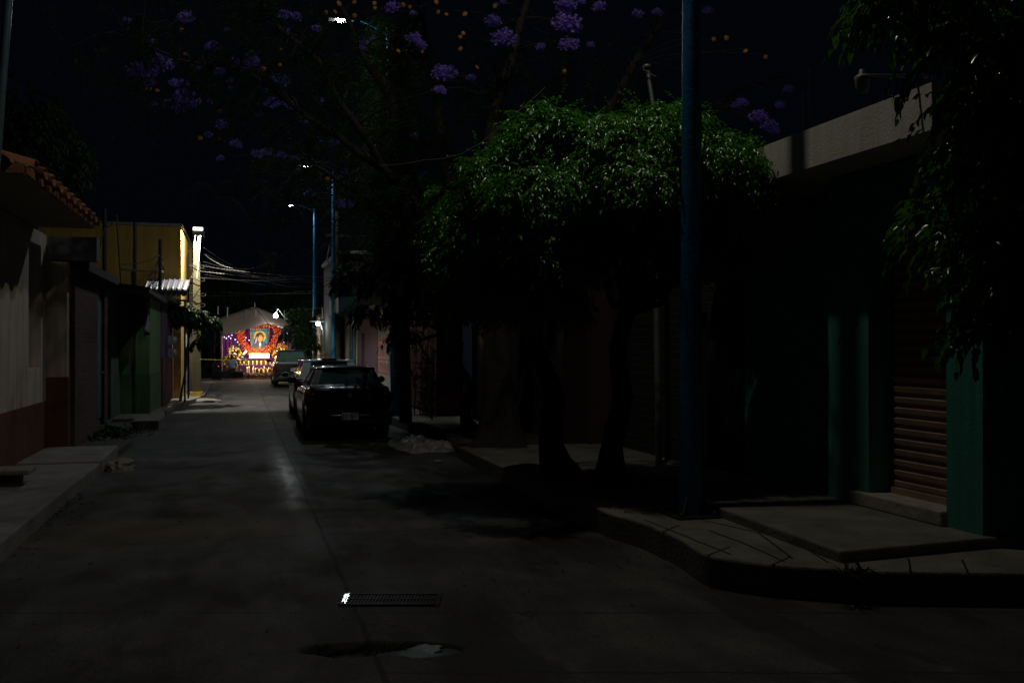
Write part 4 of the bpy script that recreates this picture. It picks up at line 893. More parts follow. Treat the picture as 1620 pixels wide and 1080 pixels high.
# ---------------------------------------------------------------- cars (local frame: rear bumper at y=0, nose at y=L)
def interp(tab, y):
    for (a, va), (c, vc) in zip(tab, tab[1:]):
        if y <= c: f = (y-a)/(c-a); f = max(0, min(1, f)); return va+(vc-va)*(f*f*(3-2*f))
    return tab[-1][1]
def car(name, label, cat, loc, paint, L=4.1, W=.85, top=None, hw=None, wheels=(.75, 3.3), gh=None, wr=.30, bumper=None, light='hatch', pickup=False, rz=0.0):
    t = thing(name, label, cat, loc, None, rz)
    ys = sorted(set([0, .015, .05, .1, .18, .3, L-.3, L-.15, L-.06, L-.02, L]+[i*.06+.3 for i in range(int((L-.6)/.06))]))
    b = MB(); vs = []; n = 17
    for y in ys:
        zt = interp(top, y); w_ = W*interp(hw, y); zb = .24+.1*max(0, 1-y/.25)+.06*max(0, 1-(L-y)/.3); zl = zb
        for yw in wheels:
            d = abs(y-yw)
            if d < wr+.07: zl = max(zl, wr+math.sqrt((wr+.07)**2-d*d))
        zl = min(zl, zt-.15)
        zm = zl+(zt-zl)*.45
        half = [(w_-.27, zb), (w_-.25, zl), (w_*.975, zl), (w_, zm), (w_*.985, zt-.10), (w_*.955, zt-.035), (w_*.86, zt), (w_*.45, zt+.015)]
        pts = [(-x, z) for x, z in half[::1]]+[(0, zt+.02)]+[(x, z) for x, z in half[::-1]]
        vs += [(x, y, z) for x, z in pts]
    fs = [(j*n+k, j*n+k+1, (j+1)*n+k+1, (j+1)*n+k) for j in range(len(ys)-1) for k in range(n-1)]
    fs += [(j*n+n-1, j*n, (j+1)*n, (j+1)*n+n-1) for j in range(len(ys)-1)]
    b.add(vs, fs, True); b.add(vs[:n], [tuple(range(n))]); m0 = (len(ys)-1)*n; b.add(vs[m0:], [tuple(range(n-1, -1, -1))])
    body = b.build('body', paint, t)
    (yr0, yr1, yf1, yf0, zb0, zr, wb, wt) = gh       # rear base, rear top, front top, front base, belt, roof, half widths
    def P(side, y, z):                               # point on the greenhouse side surface
        f = (z-zb0)/(zr-zb0); return Vector((side*(wb+(wt-wb)*f), y, z))
    # roof with rolled edges
    b = MB(); nx_, ny = 14, 16; vs = []
    for j in range(ny+1):
        for i in range(nx_+1):
            u = i/nx_*2-1; v = j/ny*2-1
            vs.append((u*wt, (yr1+yf1)/2+v*(yf1-yr1)/2, zr+.045*(1-abs(u)**3.5)*1.0-.035*abs(v)**4))
    b.add(vs, [(j*(nx_+1)+i, j*(nx_+1)+i+1, (j+1)*(nx_+1)+i+1, (j+1)*(nx_+1)+i) for j in range(ny) for i in range(nx_)], True)
    vs2 = [(x, y, z-.05) for x, y, z in vs]; b.add(vs2, [(j*(nx_+1)+i, (j+1)*(nx_+1)+i, (j+1)*(nx_+1)+i+1, j*(nx_+1)+i+1) for j in range(ny) for i in range(nx_)], True)
    for s_ in (-1, 1):
        def strip(p, q, wd0, wd1, th=.05):
            p, q = Vector(p), Vector(q); inn = Vector((-s_*th, 0, 0)); f0, f1 = Vector((0, wd0, 0)), Vector((0, wd1, 0))
            b.add([p, p+f0, q+f1, q, p+inn, p+f0+inn, q+f1+inn, q+inn], [(0, 1, 2, 3), (7, 6, 5, 4), (0, 4, 5, 1), (1, 5, 6, 2), (2, 6, 7, 3), (3, 7, 4, 0)])
        strip(P(s_, yr0, zb0-.02), P(s_, yr1, zr), .22, .16); strip(P(s_, yf0-.09, zb0-.02), P(s_, yf1-.03, zr), .07, .05)
        ym = yr0+(yf0-yr0)*(.42 if not pickup else .2); strip(P(s_, ym, zb0-.02), P(s_, ym+.02, zr), .08, .07)
        # corner returns at the rear so the pillar has depth seen from behind
        c0, c1 = P(s_, yr0, zb0-.02), P(s_, yr1, zr); w2 = Vector((-s_*(.24 if light == 'tall' else .13), -.015, 0)); w3 = Vector((-s_*(.17 if light == 'tall' else .11), -.01, 0)); k0 = Vector((0, .06, 0))
        b.add([c0, c0+w2, c1+w3, c1, c0+k0, c0+w2+k0, c1+w3+k0, c1+k0], [(0, 1, 2, 3), (7, 6, 5, 4), (0, 4, 5, 1), (1, 5, 6, 2), (3, 7, 4, 0)])
        b.tube([P(s_, yr1+.02, zr-.005), P(s_, (yr1+yf1)/2, zr+.012), P(s_, yf1-.02, zr-.005)], .028, 8)
    b.tube([P(-1, yr1+.01, zr-.01), (0, yr1-.03, zr+.022), P(1, yr1+.01, zr-.01)], .03, 8); b.tube([P(-1, yr0, zb0+.0), (0, yr0-.06, zb0+.015), P(1, yr0, zb0+.0)], .035, 8)
    b.build('roof', paint, t)
    gl = MATS.get('tinted_glass') or glass_mat('tinted_glass', (.82, .95, .93))
    def pane(nm, a, c, d, e):
        o = MB().add([a, c, d, e], [(0, 1, 2, 3)]).build(nm, gl, t); o.modifiers.new('s', 'SOLIDIFY').thickness = .004; return o
    i_ = Vector((.0, .02, 0)); sI = .02
    pane('rear_window', P(-1, yr0, zb0)+i_+Vector((sI, 0, 0)), P(1, yr0, zb0)+i_-Vector((sI, 0, 0)), P(1, yr1, zr)+i_-Vector((sI, 0, 0)), P(-1, yr1, zr)+i_+Vector((sI, 0, 0)))
    pane('windscreen', P(-1, yf0-.03, zb0)+Vector((sI, 0, 0)), P(1, yf0-.03, zb0)-Vector((sI, 0, 0)), P(1, yf1, zr)-Vector((sI, 0, 0)), P(-1, yf1, zr)+Vector((sI, 0, 0)))
    for s_ in (-1, 1):
        o_ = Vector((-s_*.02, 0, 0)); pane('side_window', P(s_, yr0+.1, zb0)+o_, P(s_, yf0-.05, zb0)+o_, P(s_, yf1, zr)+o_, P(s_, yr1+.05, zr)+o_)
    # cabin
    b = MB()
    for s_ in (-1, 1):
        for k, ysx in enumerate(([yr0+.55, yr0+1.4] if not pickup else [yr0+.45])):
            b.box((s_*.38-.24, ysx, .6), (s_*.38+.24, ysx+.13, 1.06)); b.ball((s_*.38, ysx+.06, 1.17), (.14, .06, .11), 12, 8)
    b.build('seats', mat('dark_cloth', (.03, .03, .03), .9, .1), t, .02)
    MB().tube([(-.36+.19*math.cos(a), yf0-.55, 1.0+.19*math.sin(a)) for a in [k*math.pi/8 for k in range(17)]], .014, 6, False).build('steering_wheel', M_black, t)
    MB().box((-.12, yf1-.12, zr-.13), (.12, yf1-.1, zr-.07)).build('inner_mirror', M_black, t)
    # wheels
    for yw in wheels:
        for s_ in (-1, 1):
            wh = MB().lathe([(wr-.1, -.09), (wr-.03, -.1), (wr, -.075), (wr, .075), (wr-.03, .1), (wr-.1, .09), (wr-.1, -.09)], (s_*(W-.11), yw, wr), 28, 'x').build('wheel', M_black, t)
            rm = MB().lathe([(0, .03), (.05, .035), (.06, .0), (wr-.13, .005), (wr-.1, .05), (wr-.1, -.05), (0, -.04)] if 1 else [], (s_*(W-.09), yw, wr), 28, 'x')
            for k in range(5):
                a = 2*math.pi*k/5; c_, q_ = math.cos(a), math.sin(a); x_ = s_*(W-.045); rm.tube([(x_, yw+.04*c_, wr+.04*q_), (x_, yw+(wr-.11)*c_, wr+(wr-.11)*q_)], .018, 6)
            rm.build('rim', M_steel, wh)
    # rear furniture
    bm = MB(); prof = [(.9, .0), (.97, .05), (1.0, .14)]
    vs = []
    for z0, dz in ((.30, 0), (.36, -.035), (.50, -.045), (.56, -.01)):
        for i in range(17): u = i/16*2-1; vs.append((u*W*.985, dz+.14*abs(u)**5, z0))
    bm.add(vs, [(j*17+i, j*17+i+1, (j+1)*17+i+1, (j+1)*17+i) for j in range(3) for i in range(16)], True)
    o = bm.build('rear_bumper', bumper or paint, t); o.modifiers.new('s', 'SOLIDIFY').thickness = .02
    pz = .42 if not pickup else .72
    pl = MB().box((-.16, -.062, pz), (.16, -.052, pz+.14)).build('number_plate', mat('plate_white', (.55, .58, .6), .5, .15), t)
    b = MB(); rr = random.Random(len(label))
    for k in range(6): 
        x0 = -.13+k*.046; b.box((x0, -.0655, pz+.035), (x0+.01, -.0625, pz+.105))
        if rr.random() > .3: b.box((x0+.0105, -.0655, pz+.09), (x0+.028, -.0625, pz+.105))
        if rr.random() > .3: b.box((x0+.0105, -.0655, pz+.035), (x0+.028, -.0625, pz+.05))
    b.build('plate_characters', mat('plate_dark', (.03, .03, .05), .6, .1), pl)
    red = mat('tail_red', (.10, .005, .004), .2, .1, coat=.3)
    for s_ in (-1, 1):
        z0, z1 = (.70, .93) if light != 'tall' else (.72, 1.02)
        vs = []
        for zz_ in (z0, (z0+z1)/2, z1):
            for k in range(5):
                f = k/4; vs.append((s_*(W*(.78+.215*f))*1.0, -.012+.16*f**3+(.03 if zz_ == z1 else 0), zz_))
        o = MB().add(vs, [(j*5+i, j*5+i+1, (j+1)*5+i+1, (j+1)*5+i) for j in range(2) for i in range(4)], True).build('tail_light', red, t); o.modifiers.new('s', 'SOLIDIFY').thickness = -.03*s_
        ml = MB(); ml.ball((s_*(W+.12), yf0-.28, zb0+.06), (.11, .06, .075), 12, 8).box((s_*(W-.06), yf0-.29, zb0-.01), (s_*(W+.05), yf0-.24, zb0+.03)); ml = ml.build('wing_mirror', paint, t)
        MB().ball((s_*(W+.12), yf0-.315, zb0+.06), (.09, .035, .058), 12, 8).build('mirror_glass', M_darkglass, ml)
        MB().box((s_*(W-.005), ym+.1, zb0-.16), (s_*(W+.02), ym+.26, zb0-.13)).build('door_handle', paint, t)
        MB().ball((s_*W*.72, L-.12, .66), (.16, .12, .08), 12, 8).build('headlight', MATS.get('pale_glass') or M_steel, t)
    return t, body
P_dark = mat('dark_maroon_paint', (.02, .006, .007), .25, .1, 2, coat=.8)
P_silver = mat('silver_paint', (.5, .53, .53), .3, .08, 2, metal=.1, coat=.8)
P_pick = mat('grey_green_paint', (.025, .033, .03), .3, .1, 2, metal=.2, coat=.8)
hwt = [(0, .90), (.12, .965), (.5, 1), (3.3, 1), (3.8, .96), (4.1, .84)]
t, _ = car('parked_car', 'dark hatchback saloon parked nearest the viewer, rear plate showing', 'car', (2.04, 19.35, 0), P_dark, 4.1, .84,
    [(0, .98), (.06, 1.04), (.35, 1.06), (.9, .98), (2.9, .97), (3.3, .93), (3.9, .78), (4.1, .62)], hwt, (.72, 3.3), (.42, .82, 2.2, 3.05, 1.04, 1.385, .71, .56), .30, MATS['dark_maroon_paint'])
MB().tube([(0, .86, 1.42), (0, .7, 1.62)], .006, 5).build('aerial', M_black, t)
MB().box((-.3, .005, 1.0), (.3, -.012, 1.02)).build('boot_trim', M_steel, t)
MB().ball((0, -.012, .88), (.05, .012, .05), 12, 8).build('emblem', M_steel, t)
t, _ = car('parked_car', 'silver-white rounded car parked between the dark car and the pickup', 'car', (2.15, 24.95, 0), P_silver, 4.0, .85,
    [(0, .95), (.05, 1.03), (.4, 1.02), (2.9, .99), (3.3, .95), (3.8, .8), (4.0, .62)], [(0, .9), (.12, .965), (.5, 1), (3.2, 1), (3.7, .96), (4.0, .84)], (.72, 3.2), (.12, .36, 2.3, 3.0, 1.0, 1.455, .76, .61), .31, None, 'tall')
MB().box((-.18, .27, 1.47), (.18, .38, 1.52)).build('brake_light', MATS['tail_red'], t, .01)
t, _ = car('pickup_truck', 'grey-green pickup truck parked farthest along the right kerb', 'pickup truck', (2.30, 44.9, 0), P_pick, 5.2, .87,
    [(0, 1.05), (.08, 1.09), (1.9, 1.09), (2.0, 1.05), (4.0, 1.02), (4.9, .92), (5.2, .75)], [(0, .97), (.1, .99), (.5, 1), (4.3, 1), (4.9, .96), (5.2, .84)], (1.0, 4.2), (1.95, 2.1, 3.3, 3.95, 1.06, 1.60, .76, .62), .35, M_dark, 'hatch', True)
MB().box((-.72, .1, 1.02), (.72, 1.85, 1.118)).build('bed_liner', M_black, t)
MB().box((-.75, -.02, 1.03), (.75, .05, 1.105)).build('tailgate_trim', M_steel, t, .01)
MB().box((-.6, -.03, .80), (.6, -.01, .83)).build('tailgate_ridge', P_pick, t); MB().box((-.1, 2.05, 1.60), (.1, 2.12, 1.65)).build('brake_light', mat('white_marker', (.6, .6, .6), .3, .1), t, .01)
# ---------------------------------------------------------------- the altar under the tent
Y0 = 57.8
def SP(px, py, off=0.0):
    r = (px-810)/F; Y = Y0+off; X = Y*(SN+r*CS)/(CS-r*SN); zc = X*SN+Y*CS
    return Vector((X, Y, EYE-(py-HOR)/F*zc))
def flat(pts, off, m_, name, parent, th=.006):      # thin panel with an outline, facing the street
    q = [SP(x, y, off) for x, y in pts]; n = len(q); b = MB()
    b.add([(p.x, p.y, p.z) for p in q]+[(p.x, p.y+th, p.z) for p in q], [tuple(range(n)), tuple(range(2*n-1, n-1, -1))]+[(i, n+i, n+(i+1) % n, (i+1) % n) for i in range(n)])
    return b.build(name, m_, parent)
# tent
M_tarp = mat('tarp_canvas', (.34, .25, .18), .85, .15, 1.5, .3, 12)
tn = wthing('party_tent', 'low peaked beige tarpaulin tent over the altar at the street end', 'tent', (1.0, 57, 0))
Ff = [D(351, 531, 54.5), D(388, 521, 54.5), D(424, 511, 54.5), D(436, 513.5, 54.5), D(447, 519, 54.5)]; Rr = [D(340, 506, 57.1), D(371, 496, 57.1), D(403, 485, 57.1), D(432, 496, 57.1), D(459, 512, 57.1)]
b = MB(); vs = []; nj = 10; ni = 24
for j in range(nj+1):
    for i in range(ni+1):
        f = i/ni*4; k = min(3, int(f)); f -= k; v = j/nj; a = Ff[k].lerp(Ff[k+1], f); c = Rr[k].lerp(Rr[k+1], f); p = a.lerp(c, v)
        sg_ = math.sin(math.pi*v)*.12*math.sin(math.pi*min(1, (i % 12)/12)); p.z -= sg_+.03*mn.noise(p*1.7); vs.append(p)
b.add(vs, [(j*(ni+1)+i, j*(ni+1)+i+1, (j+1)*(ni+1)+i+1, (j+1)*(ni+1)+i) for j in range(nj) for i in range(ni)], True)
o = b.build('canopy', M_tarp, tn); o.modifiers.new('s', 'SOLIDIFY').thickness = .012
for p in (Ff[0], Ff[4], Rr[0], Rr[4], Rr[2]):
    MB().tube([(p.x, p.y, 0), (p.x, p.y, p.z-.03)], .028, 8).build('leg', M_steel, tn)
MB().tube([Ff[0], Ff[2], Ff[4]], .02, 6).tube([Rr[0], Rr[2], Rr[4]], .02, 6).tube([Ff[2], Rr[2]], .02, 6).build('frame', M_steel, tn)
MB().tube([Rr[2], Rr[2]+Vector((0, 0, .25))], .03, 8).build('finial', M_steel, tn); settle(tn)
p = D(436, 499, 54.0); fl = wthing('flood_light', 'small glaring white floodlight above the right slope of the tent', 'lamp', tuple(p))
MB().ball(p, (.12, .06, .12), 12, 8).build('lens', emis('flood_white', (.85, .93, 1), 60), fl)
MB().tube([D(x, y, 54.1) for x, y in ((436, 497), (440, 488), (442, 491), (446, 497), (453, 504), (462, 514), (466, 560), (466, 603))], .02, 6).build('bent_post', M_conc, fl); settle(fl)
plight('lamp_light', (-.1, -.25, .3), (.9, .93, 1), 70, .08, fl)
# purple curtain
M_pur = mat('purple_cloth', (.20, .04, .30), .85, .15, 3)
cu = wthing('backdrop_curtain', 'pleated purple curtain with tiny white lights behind the altar', 'curtain', tuple(SP(408, 600, 1.0)))
b = MB(); vs = []
for j in range(9):
    for i in range(121):
        p = SP(349+i*1.0, 518+j*10.1, 1.0); p.y += .06*math.sin(i*1.1)+.03*math.sin(i*.37+j*.3); p.z = max(p.z, .02); vs.append(p)
b.add(vs, [(j*121+i, j*121+i+1, (j+1)*121+i+1, (j+1)*121+i) for j in range(8) for i in range(120)], True)
o = b.build('cloth', M_pur, cu); o.modifiers.new('s', 'SOLIDIFY').thickness = .01
b = MB()
for x, y in ((355, 533), (358, 535), (362, 532), (365, 535), (372, 537), (367, 530), (389, 534), (394, 538), (446, 535), (452, 534), (458, 536), (444, 527), (454, 527), (376, 541), (449, 541)): b.ball(SP(x, y, .88), .028, 6, 4)
b.build('fairy_lights', emis('fairy_white', (.8, .75, 1), 3.5), cu); settle(cu)
# heart wreath
M_red = mat('red_flower', (.85, .09, .02), .6, .4, 30); M_redd = mat('crimson_flower', (.65, .02, .03), .6, .3, 30); M_orf = mat('orange_flower', (.75, .25, .04), .6, .3, 30); M_yf = mat('yellow_flower', (.75, .5, .04), .6, .3, 30); M_wf = mat('white_flower', (.8, .72, .6), .6, .15, 30); M_lf = mat('arrangement_leaf', (.05, .10, .02), .7, .4, 20)
hw_ = wthing('heart_wreath', 'large heart shaped wreath of red flowers around the framed picture', 'wreath', tuple(SP(409, 562, .36)))
HP = spl([(409, 562), (398, 556), (387, 546), (381, 533), (381, 519), (384, 515), (396, 511), (409, 517), (422, 511), (433, 514), (439, 521), (438, 532), (431, 546), (420, 556), (409, 562)], 6)
MB().tube([SP(x, y, .38) for x, y in HP], .1, 8).build('ring', M_lf, hw_)
for m_, nm, cnt, w_ in ((M_red, 'red_flowers', 480, .2), (M_redd, 'crimson_flowers', 260, .24), (M_orf, 'orange_flowers', 220, .2), (M_wf, 'white_flowers', 40, .24)):
    b = MB()
    for k in range(cnt):
        x, y = HP[rng.integers(len(HP))]; p = SP(x+rng.normal()*.6, y+rng.normal()*.6, .36); a = rng.random()*6.28; q = w_*rng.random()**.5
        b.ball((p.x+q*math.cos(a), p.y-.1-.05*rng.random(), p.z+q*math.sin(a)), .022+.02*rng.random(), 6, 4)
    b.build(nm, m_, hw_, kind='stuff')
b = MB()
for k in range(54):
    x, y = HP[int(k*len(HP)/54)]; p = SP(x, y, .2); c_ = SP(409, 530, .2); d = (p-c_).normalized(); b.ball(p+d*(.25 if k % 2 else -.2), .02, 6, 4)
b.build('bead_lights', emis('bead_warm', (1, .5, .25), 1.3), hw_, kind='stuff'); settle(hw_)
# picture with its pale panel
pc = wthing('framed_picture', 'framed picture of a veiled haloed figure hanging inside the heart wreath', 'picture', tuple(SP(409, 560, .5)))
flat([(395, 511), (427, 511), (425, 548), (409, 561), (397, 549)], .60, mat('pale_satin', (.72, .45, .36), .5, .12, 3), 'backing_panel', pc, .02)
flat([(397.5, 518.5), (424, 518.5), (424, 550), (398.5, 550)], .54, mat('gilt_frame', (.35, .10, .04), .4, .2), 'frame', pc, .05)
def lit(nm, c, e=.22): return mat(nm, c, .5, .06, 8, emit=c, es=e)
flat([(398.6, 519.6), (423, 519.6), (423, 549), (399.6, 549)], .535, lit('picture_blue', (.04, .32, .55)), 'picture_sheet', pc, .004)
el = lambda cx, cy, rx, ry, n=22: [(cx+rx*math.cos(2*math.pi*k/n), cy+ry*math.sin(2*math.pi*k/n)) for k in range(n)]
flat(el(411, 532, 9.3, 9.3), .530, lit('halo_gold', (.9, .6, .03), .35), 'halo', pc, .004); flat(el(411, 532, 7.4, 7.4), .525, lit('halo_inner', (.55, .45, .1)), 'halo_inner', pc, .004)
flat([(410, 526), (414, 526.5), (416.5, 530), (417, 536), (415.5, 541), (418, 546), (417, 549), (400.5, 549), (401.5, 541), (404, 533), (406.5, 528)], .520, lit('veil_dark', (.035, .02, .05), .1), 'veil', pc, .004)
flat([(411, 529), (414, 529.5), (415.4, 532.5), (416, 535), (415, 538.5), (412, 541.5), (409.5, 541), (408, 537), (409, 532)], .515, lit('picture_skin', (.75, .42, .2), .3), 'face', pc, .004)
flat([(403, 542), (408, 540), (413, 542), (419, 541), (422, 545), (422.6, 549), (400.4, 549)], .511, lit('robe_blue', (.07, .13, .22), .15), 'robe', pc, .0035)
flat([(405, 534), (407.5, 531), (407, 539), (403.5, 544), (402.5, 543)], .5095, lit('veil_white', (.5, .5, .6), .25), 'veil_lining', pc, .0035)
flat(el(411.5, 544.5, 1.6, 2.6, 12), .506, emis('picture_flame', (1, 1, .9), 1.6), 'flame_heart', pc, .003)
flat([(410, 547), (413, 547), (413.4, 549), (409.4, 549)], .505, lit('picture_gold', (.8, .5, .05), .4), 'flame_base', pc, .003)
b = MB()                                # dark battens of the tent sides crossing in front
b.tube([SP(391, 523.5, .2), SP(434, 523.5, .2)], .012, 5).tube([SP(393, 531, .2), SP(434, 531, .2)], .010, 5).tube([SP(404, 508, .2), SP(404, 522, .2)], .014, 5).tube([SP(413, 508, .2), SP(413, 522, .2)], .014, 5).tube([SP(423.5, 508, .2), SP(423.5, 549, .2)], .016, 5)
b.build('hanging_rods', M_dark, pc); settle(pc)
# stepped altar
al = wthing('altar_table', 'stepped altar draped in purple cloth with a glowing lightbox on top', 'altar', tuple(SP(408, 598, 0)))
def step(x0, x1, yt, yb, o0, o1, nm, m_):
    a = SP(x0, yt, o0); c = SP(x1, yb, o0); b = MB(); b.box((a.x, a.y, max(0, c.z)), (c.x, a.y+(o1-o0), a.z)); return b.build(nm, m_, al, .01)
step(377, 436, 566.5, 580, -.1, .45, 'upper_step', mat('dark_purple_cloth', (.08, .015, .12), .85, .15, 3)); step(375, 438, 577, 600, -.5, -.102, 'middle_step', MATS['dark_purple_cloth']); step(374, 437, 589.5, 600, -1.0, -.502, 'lower_step', mat('dark_red_cloth', (.12, .02, .04), .8, .2))
o = step(394.5, 426, 559, 566.6, .02, .4, 'lightbox', emis('lightbox_glow', (1, .78, .38), 4.0))
a = SP(394, 566, .0); c = SP(426.5, 567.2, .0); MB().box((a.x, a.y-.02, c.z), (c.x, a.y+.42, a.z)).build('lightbox_base', mat('gold_cloth', (.6, .4, .08), .5, .2), al)
settle(al)
for x, y, W_ in ((400, 560, 27), (420, 560, 27), (409, 573, 3), (379, 536, 11), (440, 534, 11), (388, 552, 7), (431, 552, 7), (368, 556, 7), (450, 556, 9)):  # unseen point lights added to brighten the altar, wreath and curtain
    p = SP(x, y, -.75); plight('altar_fill', p-al.location, (1, .72, .4), W_, .06, al)
# votive arches with candles
def arch(loc, s_, label):
    t = thing('votive_arch', label, 'votive', loc, 'glowing votive arches on the altar steps')
    b = MB(); b.tube([(-.11*s_, 0, 0), (-.11*s_, 0, .16*s_)]+[(-.11*s_*math.cos(a), 0, .16*s_+.11*s_*math.sin(a)) for a in [k*math.pi/8 for k in range(1, 8)]]+[(.11*s_, 0, .16*s_), (.11*s_, 0, 0)], .017*s_, 8)
    b.build('arch', mat('lit_gold', (.8, .55, .15), .4, .2, 30, emit=(1, .5, .12), es=.3), t)
    b = MB(); q = [(-.11*s_, .16*s_)]+[(-.11*s_*math.cos(a), .16*s_+.11*s_*math.sin(a)) for a in [k*math.pi/8 for k in range(1, 8)]]+[(.11*s_, .16*s_), (.11*s_, 0), (-.11*s_, 0)]
    n = len(q); b.add([(x, .03, z) for x, z in q]+[(x, .035, z) for x, z in q], [tuple(range(n-1, -1, -1)), tuple(range(n, 2*n))]); b.build('backing', mat('olive_backing', (.07, .055, .01), .7, .3, 20), t)
    cd = MB().tube([(.1*s_, -.07, 0), (.1*s_, -.07, .15*s_)], .022, 8).build('candle', mat('wax', (.8, .65, .4), .5, .1, emit=(1, .6, .22), es=.3), t)
    MB().ball((.1*s_, -.07, .175*s_), (.013, .013, .03), 8, 6).build('flame', emis('flame', (1, .7, .3), 6), cd)
    return t
row1 = [383, 390, 397, 403.5, 410, 417, 424.5]; row2 = [407, 413.5, 420, 427]
a0 = None
for px in row1:
    p = SP(px, 577, -.28); p.z += .003
    a0 = arch(p, .98, 'gold votive arch with lit candle on the upper purple step') if a0 is None else copy_tree(a0); a0.location = p
a1 = None
for px in row2:
    p = SP(px, 590, -.72); p.z += .003
    if a1 is None: a1 = copy_tree(a0); a1['label'] = 'gold votive arch with lit candle on the lower step'; a1['group'] = 'votive arches on the lower step'
    else: a1 = copy_tree(a1)
    a1.location = p
def candle(px, py, off, h, label, grp):
    p = SP(px, py, off); t = thing('altar_candle', label, 'candle', p, grp)
    MB().tube([(0, 0, 0), (0, 0, h)], .028, 8).build('wax', MATS['wax'], t); MB().ball((0, 0, h+.035), (.015, .015, .04), 8, 6).build('flame', MATS['flame'], t); return t
c0 = candle(391, 589.5, -.8, .26, 'white altar candle burning on the dark red lower step', 'candles on the lower step')
for px, py, s_ in ((394, 589.5, 1.1), (401, 589.5, 1.1), (400, 588, .8), (418, 589.5, 1.1), (425, 589.5, .9), (431, 589.5, 1.1), (404, 589.5, .8)):
    c = copy_tree(c0); p = SP(px, 589.5, -.85 if s_ > 1 else -.65); c.location = p; c.scale = (1, 1, s_)
# small pots of flowers along the foot
def posy(px, off, m_, label, s_=1.0):
    p = SP(px, 598, off); p.z = 0; t = thing('flower_pot', label, 'flower pot', p, 'small potted flowers at the foot of the altar')
    MB().lathe([(0, 0), (.05, 0), (.065, .1), (.055, .1), (.05, .08), (0, .08)], (0, 0, 0), 10).build('pot', M_terra, t)
    b = MB()
    for k in range(14): b.ball((rng.normal()*.06, rng.normal()*.05, .15+rng.random()*.15), (.03, .03, .012), 6, 4)
    b.build('foliage', M_lf, t); b = MB()
    for k in range(8): b.ball((rng.normal()*.06, -.03+rng.normal()*.04, .17+rng.random()*.16), .024, 6, 4)
    b.build('blossoms', m_, t); return t
for i, (m_, lb, pxs) in enumerate(((M_yf, 'little pot of yellow flowers on the ground before the altar', (398, 407, 418, 378)), (M_wf, 'little pot of white flowers on the ground before the altar', (396.5, 402, 411, 426, 384)), (M_orf, 'little pot of orange flowers on the ground before the altar', (388, 414.5, 423)))):
    o = posy(pxs[0], -1.4, m_, lb); o['group'] = lb.split(' on the')[0].replace('little pot', 'little pots')
    for k, px in enumerate(pxs[1:]): c = copy_tree(o); p = SP(px, 598, -1.4-.25*(k % 2)); p.z = 0; c.location = p; c.rotation_euler.z = k
# big flower arrangements
def arrangement(label, cx, w_, y0, y1, off, mix):
    base = SP(cx, 598, off); base.z = 0; t = wthing('flower_arrangement', label, 'flower arrangement', tuple(base)); lo_, hi = SP(cx, y1, off).z, SP(cx, y0, off).z
    MB().lathe([(0, 0), (.16, 0), (.2, max(.15, lo_)), (.17, max(.15, lo_)), (0, max(.1, lo_-.05))], base, 14).build('vase', M_terra, t)
    P = []; A = []
    for k in range(520):
        f = rng.random(); r_ = w_*(1-.55*abs(f*2-.75))*math.sqrt(rng.random()); a = rng.random()*6.28; P.append((base.x+r_*math.cos(a), base.y+r_*.6*math.sin(a), max(.1, lo_)+(hi-lo_)*f)); A.append((math.cos(a), math.sin(a)-.4, .4+rng.normal()*.5))
    V, Fc = leaves(np.array(P), np.array(A), rng.normal(size=(520, 3)), .12+.08*rng.random(520), .35); np_mesh('foliage', V, Fc, M_lf, t)
    for m_, nm, cnt, r0 in mix:
        b = MB()
        for k in range(cnt):
            f = rng.random(); a = -math.pi*rng.random(); r_ = w_*(1-.55*abs(f*2-.75))*(.75+.35*rng.random()); rad = r0*(.85+.7*rng.random())
            b.ball((base.x+r_*math.cos(a), base.y+r_*.6*math.sin(a)-.03, max(.1, lo_)+(hi-lo_)*f), (rad, rad, rad*.8), 7, 5)
        b.build(nm, m_, t)
    settle(t)
arrangement('tall arrangement of yellow and cream flowers left of the altar', 371, .66, 547, 592, -.2, ((M_yf, 'yellow_blossoms', 85, .04), (M_wf, 'cream_blossoms', 40, .045), (M_orf, 'orange_blossoms', 26, .035)))
arrangement('bright arrangement of yellow and red flowers right of the heart wreath', 447, .58, 544, 572, -.1, ((M_yf, 'yellow_blossoms', 75, .045), (M_red, 'red_blossoms', 28, .045), (M_wf, 'cream_blossoms', 12, .04)))
for x, y, W_ in ((362, 560, 12), (447, 556, 16)):
    pass
sp = wthing('spotlight', 'small white spotlight aimed at the heart wreath from its lower left', 'lamp', tuple(SP(385, 561, -.1)))
a, c = SP(384, 560.5, -.1), SP(390, 555, -.1); MB().tube([a, c], [.05, .07], 10).build('housing', mat('white_housing', (.7, .7, .75), .3, .1, emit=(1, 1, 1), es=.25), sp); MB().tube([a+Vector((.02, 0, 0)), (a.x+.02, a.y, .1)], .012, 6).build('stand', M_steel, sp); settle(sp)
plight('lamp_light', (.22, -.35, .2), (1, .95, .9), 10, .04, sp)
# loudspeaker with a red pilot light
p = SP(343, 595, -1.2); ls = thing('loudspeaker', 'black loudspeaker box with a red pilot light at the left tent leg', 'loudspeaker', (p.x, p.y, 0))
MB().box((-.26, -.2, 0), (.26, .2, .92)).build('cabinet', M_black, ls, .02); MB().lathe([(.2, -.205), (.18, -.215), (.05, -.19), (0, -.2)], (0, 0, .35), 18, 'y').build('woofer', M_dark, ls); MB().lathe([(.08, -.205), (.06, -.21), (0, -.2)], (0, 0, .72), 14, 'y').build('tweeter', M_dark, ls); MB().ball((.1, -.21, .72), .018).build('pilot_light', emis('pilot_red', (1, .05, .05), 3), ls)
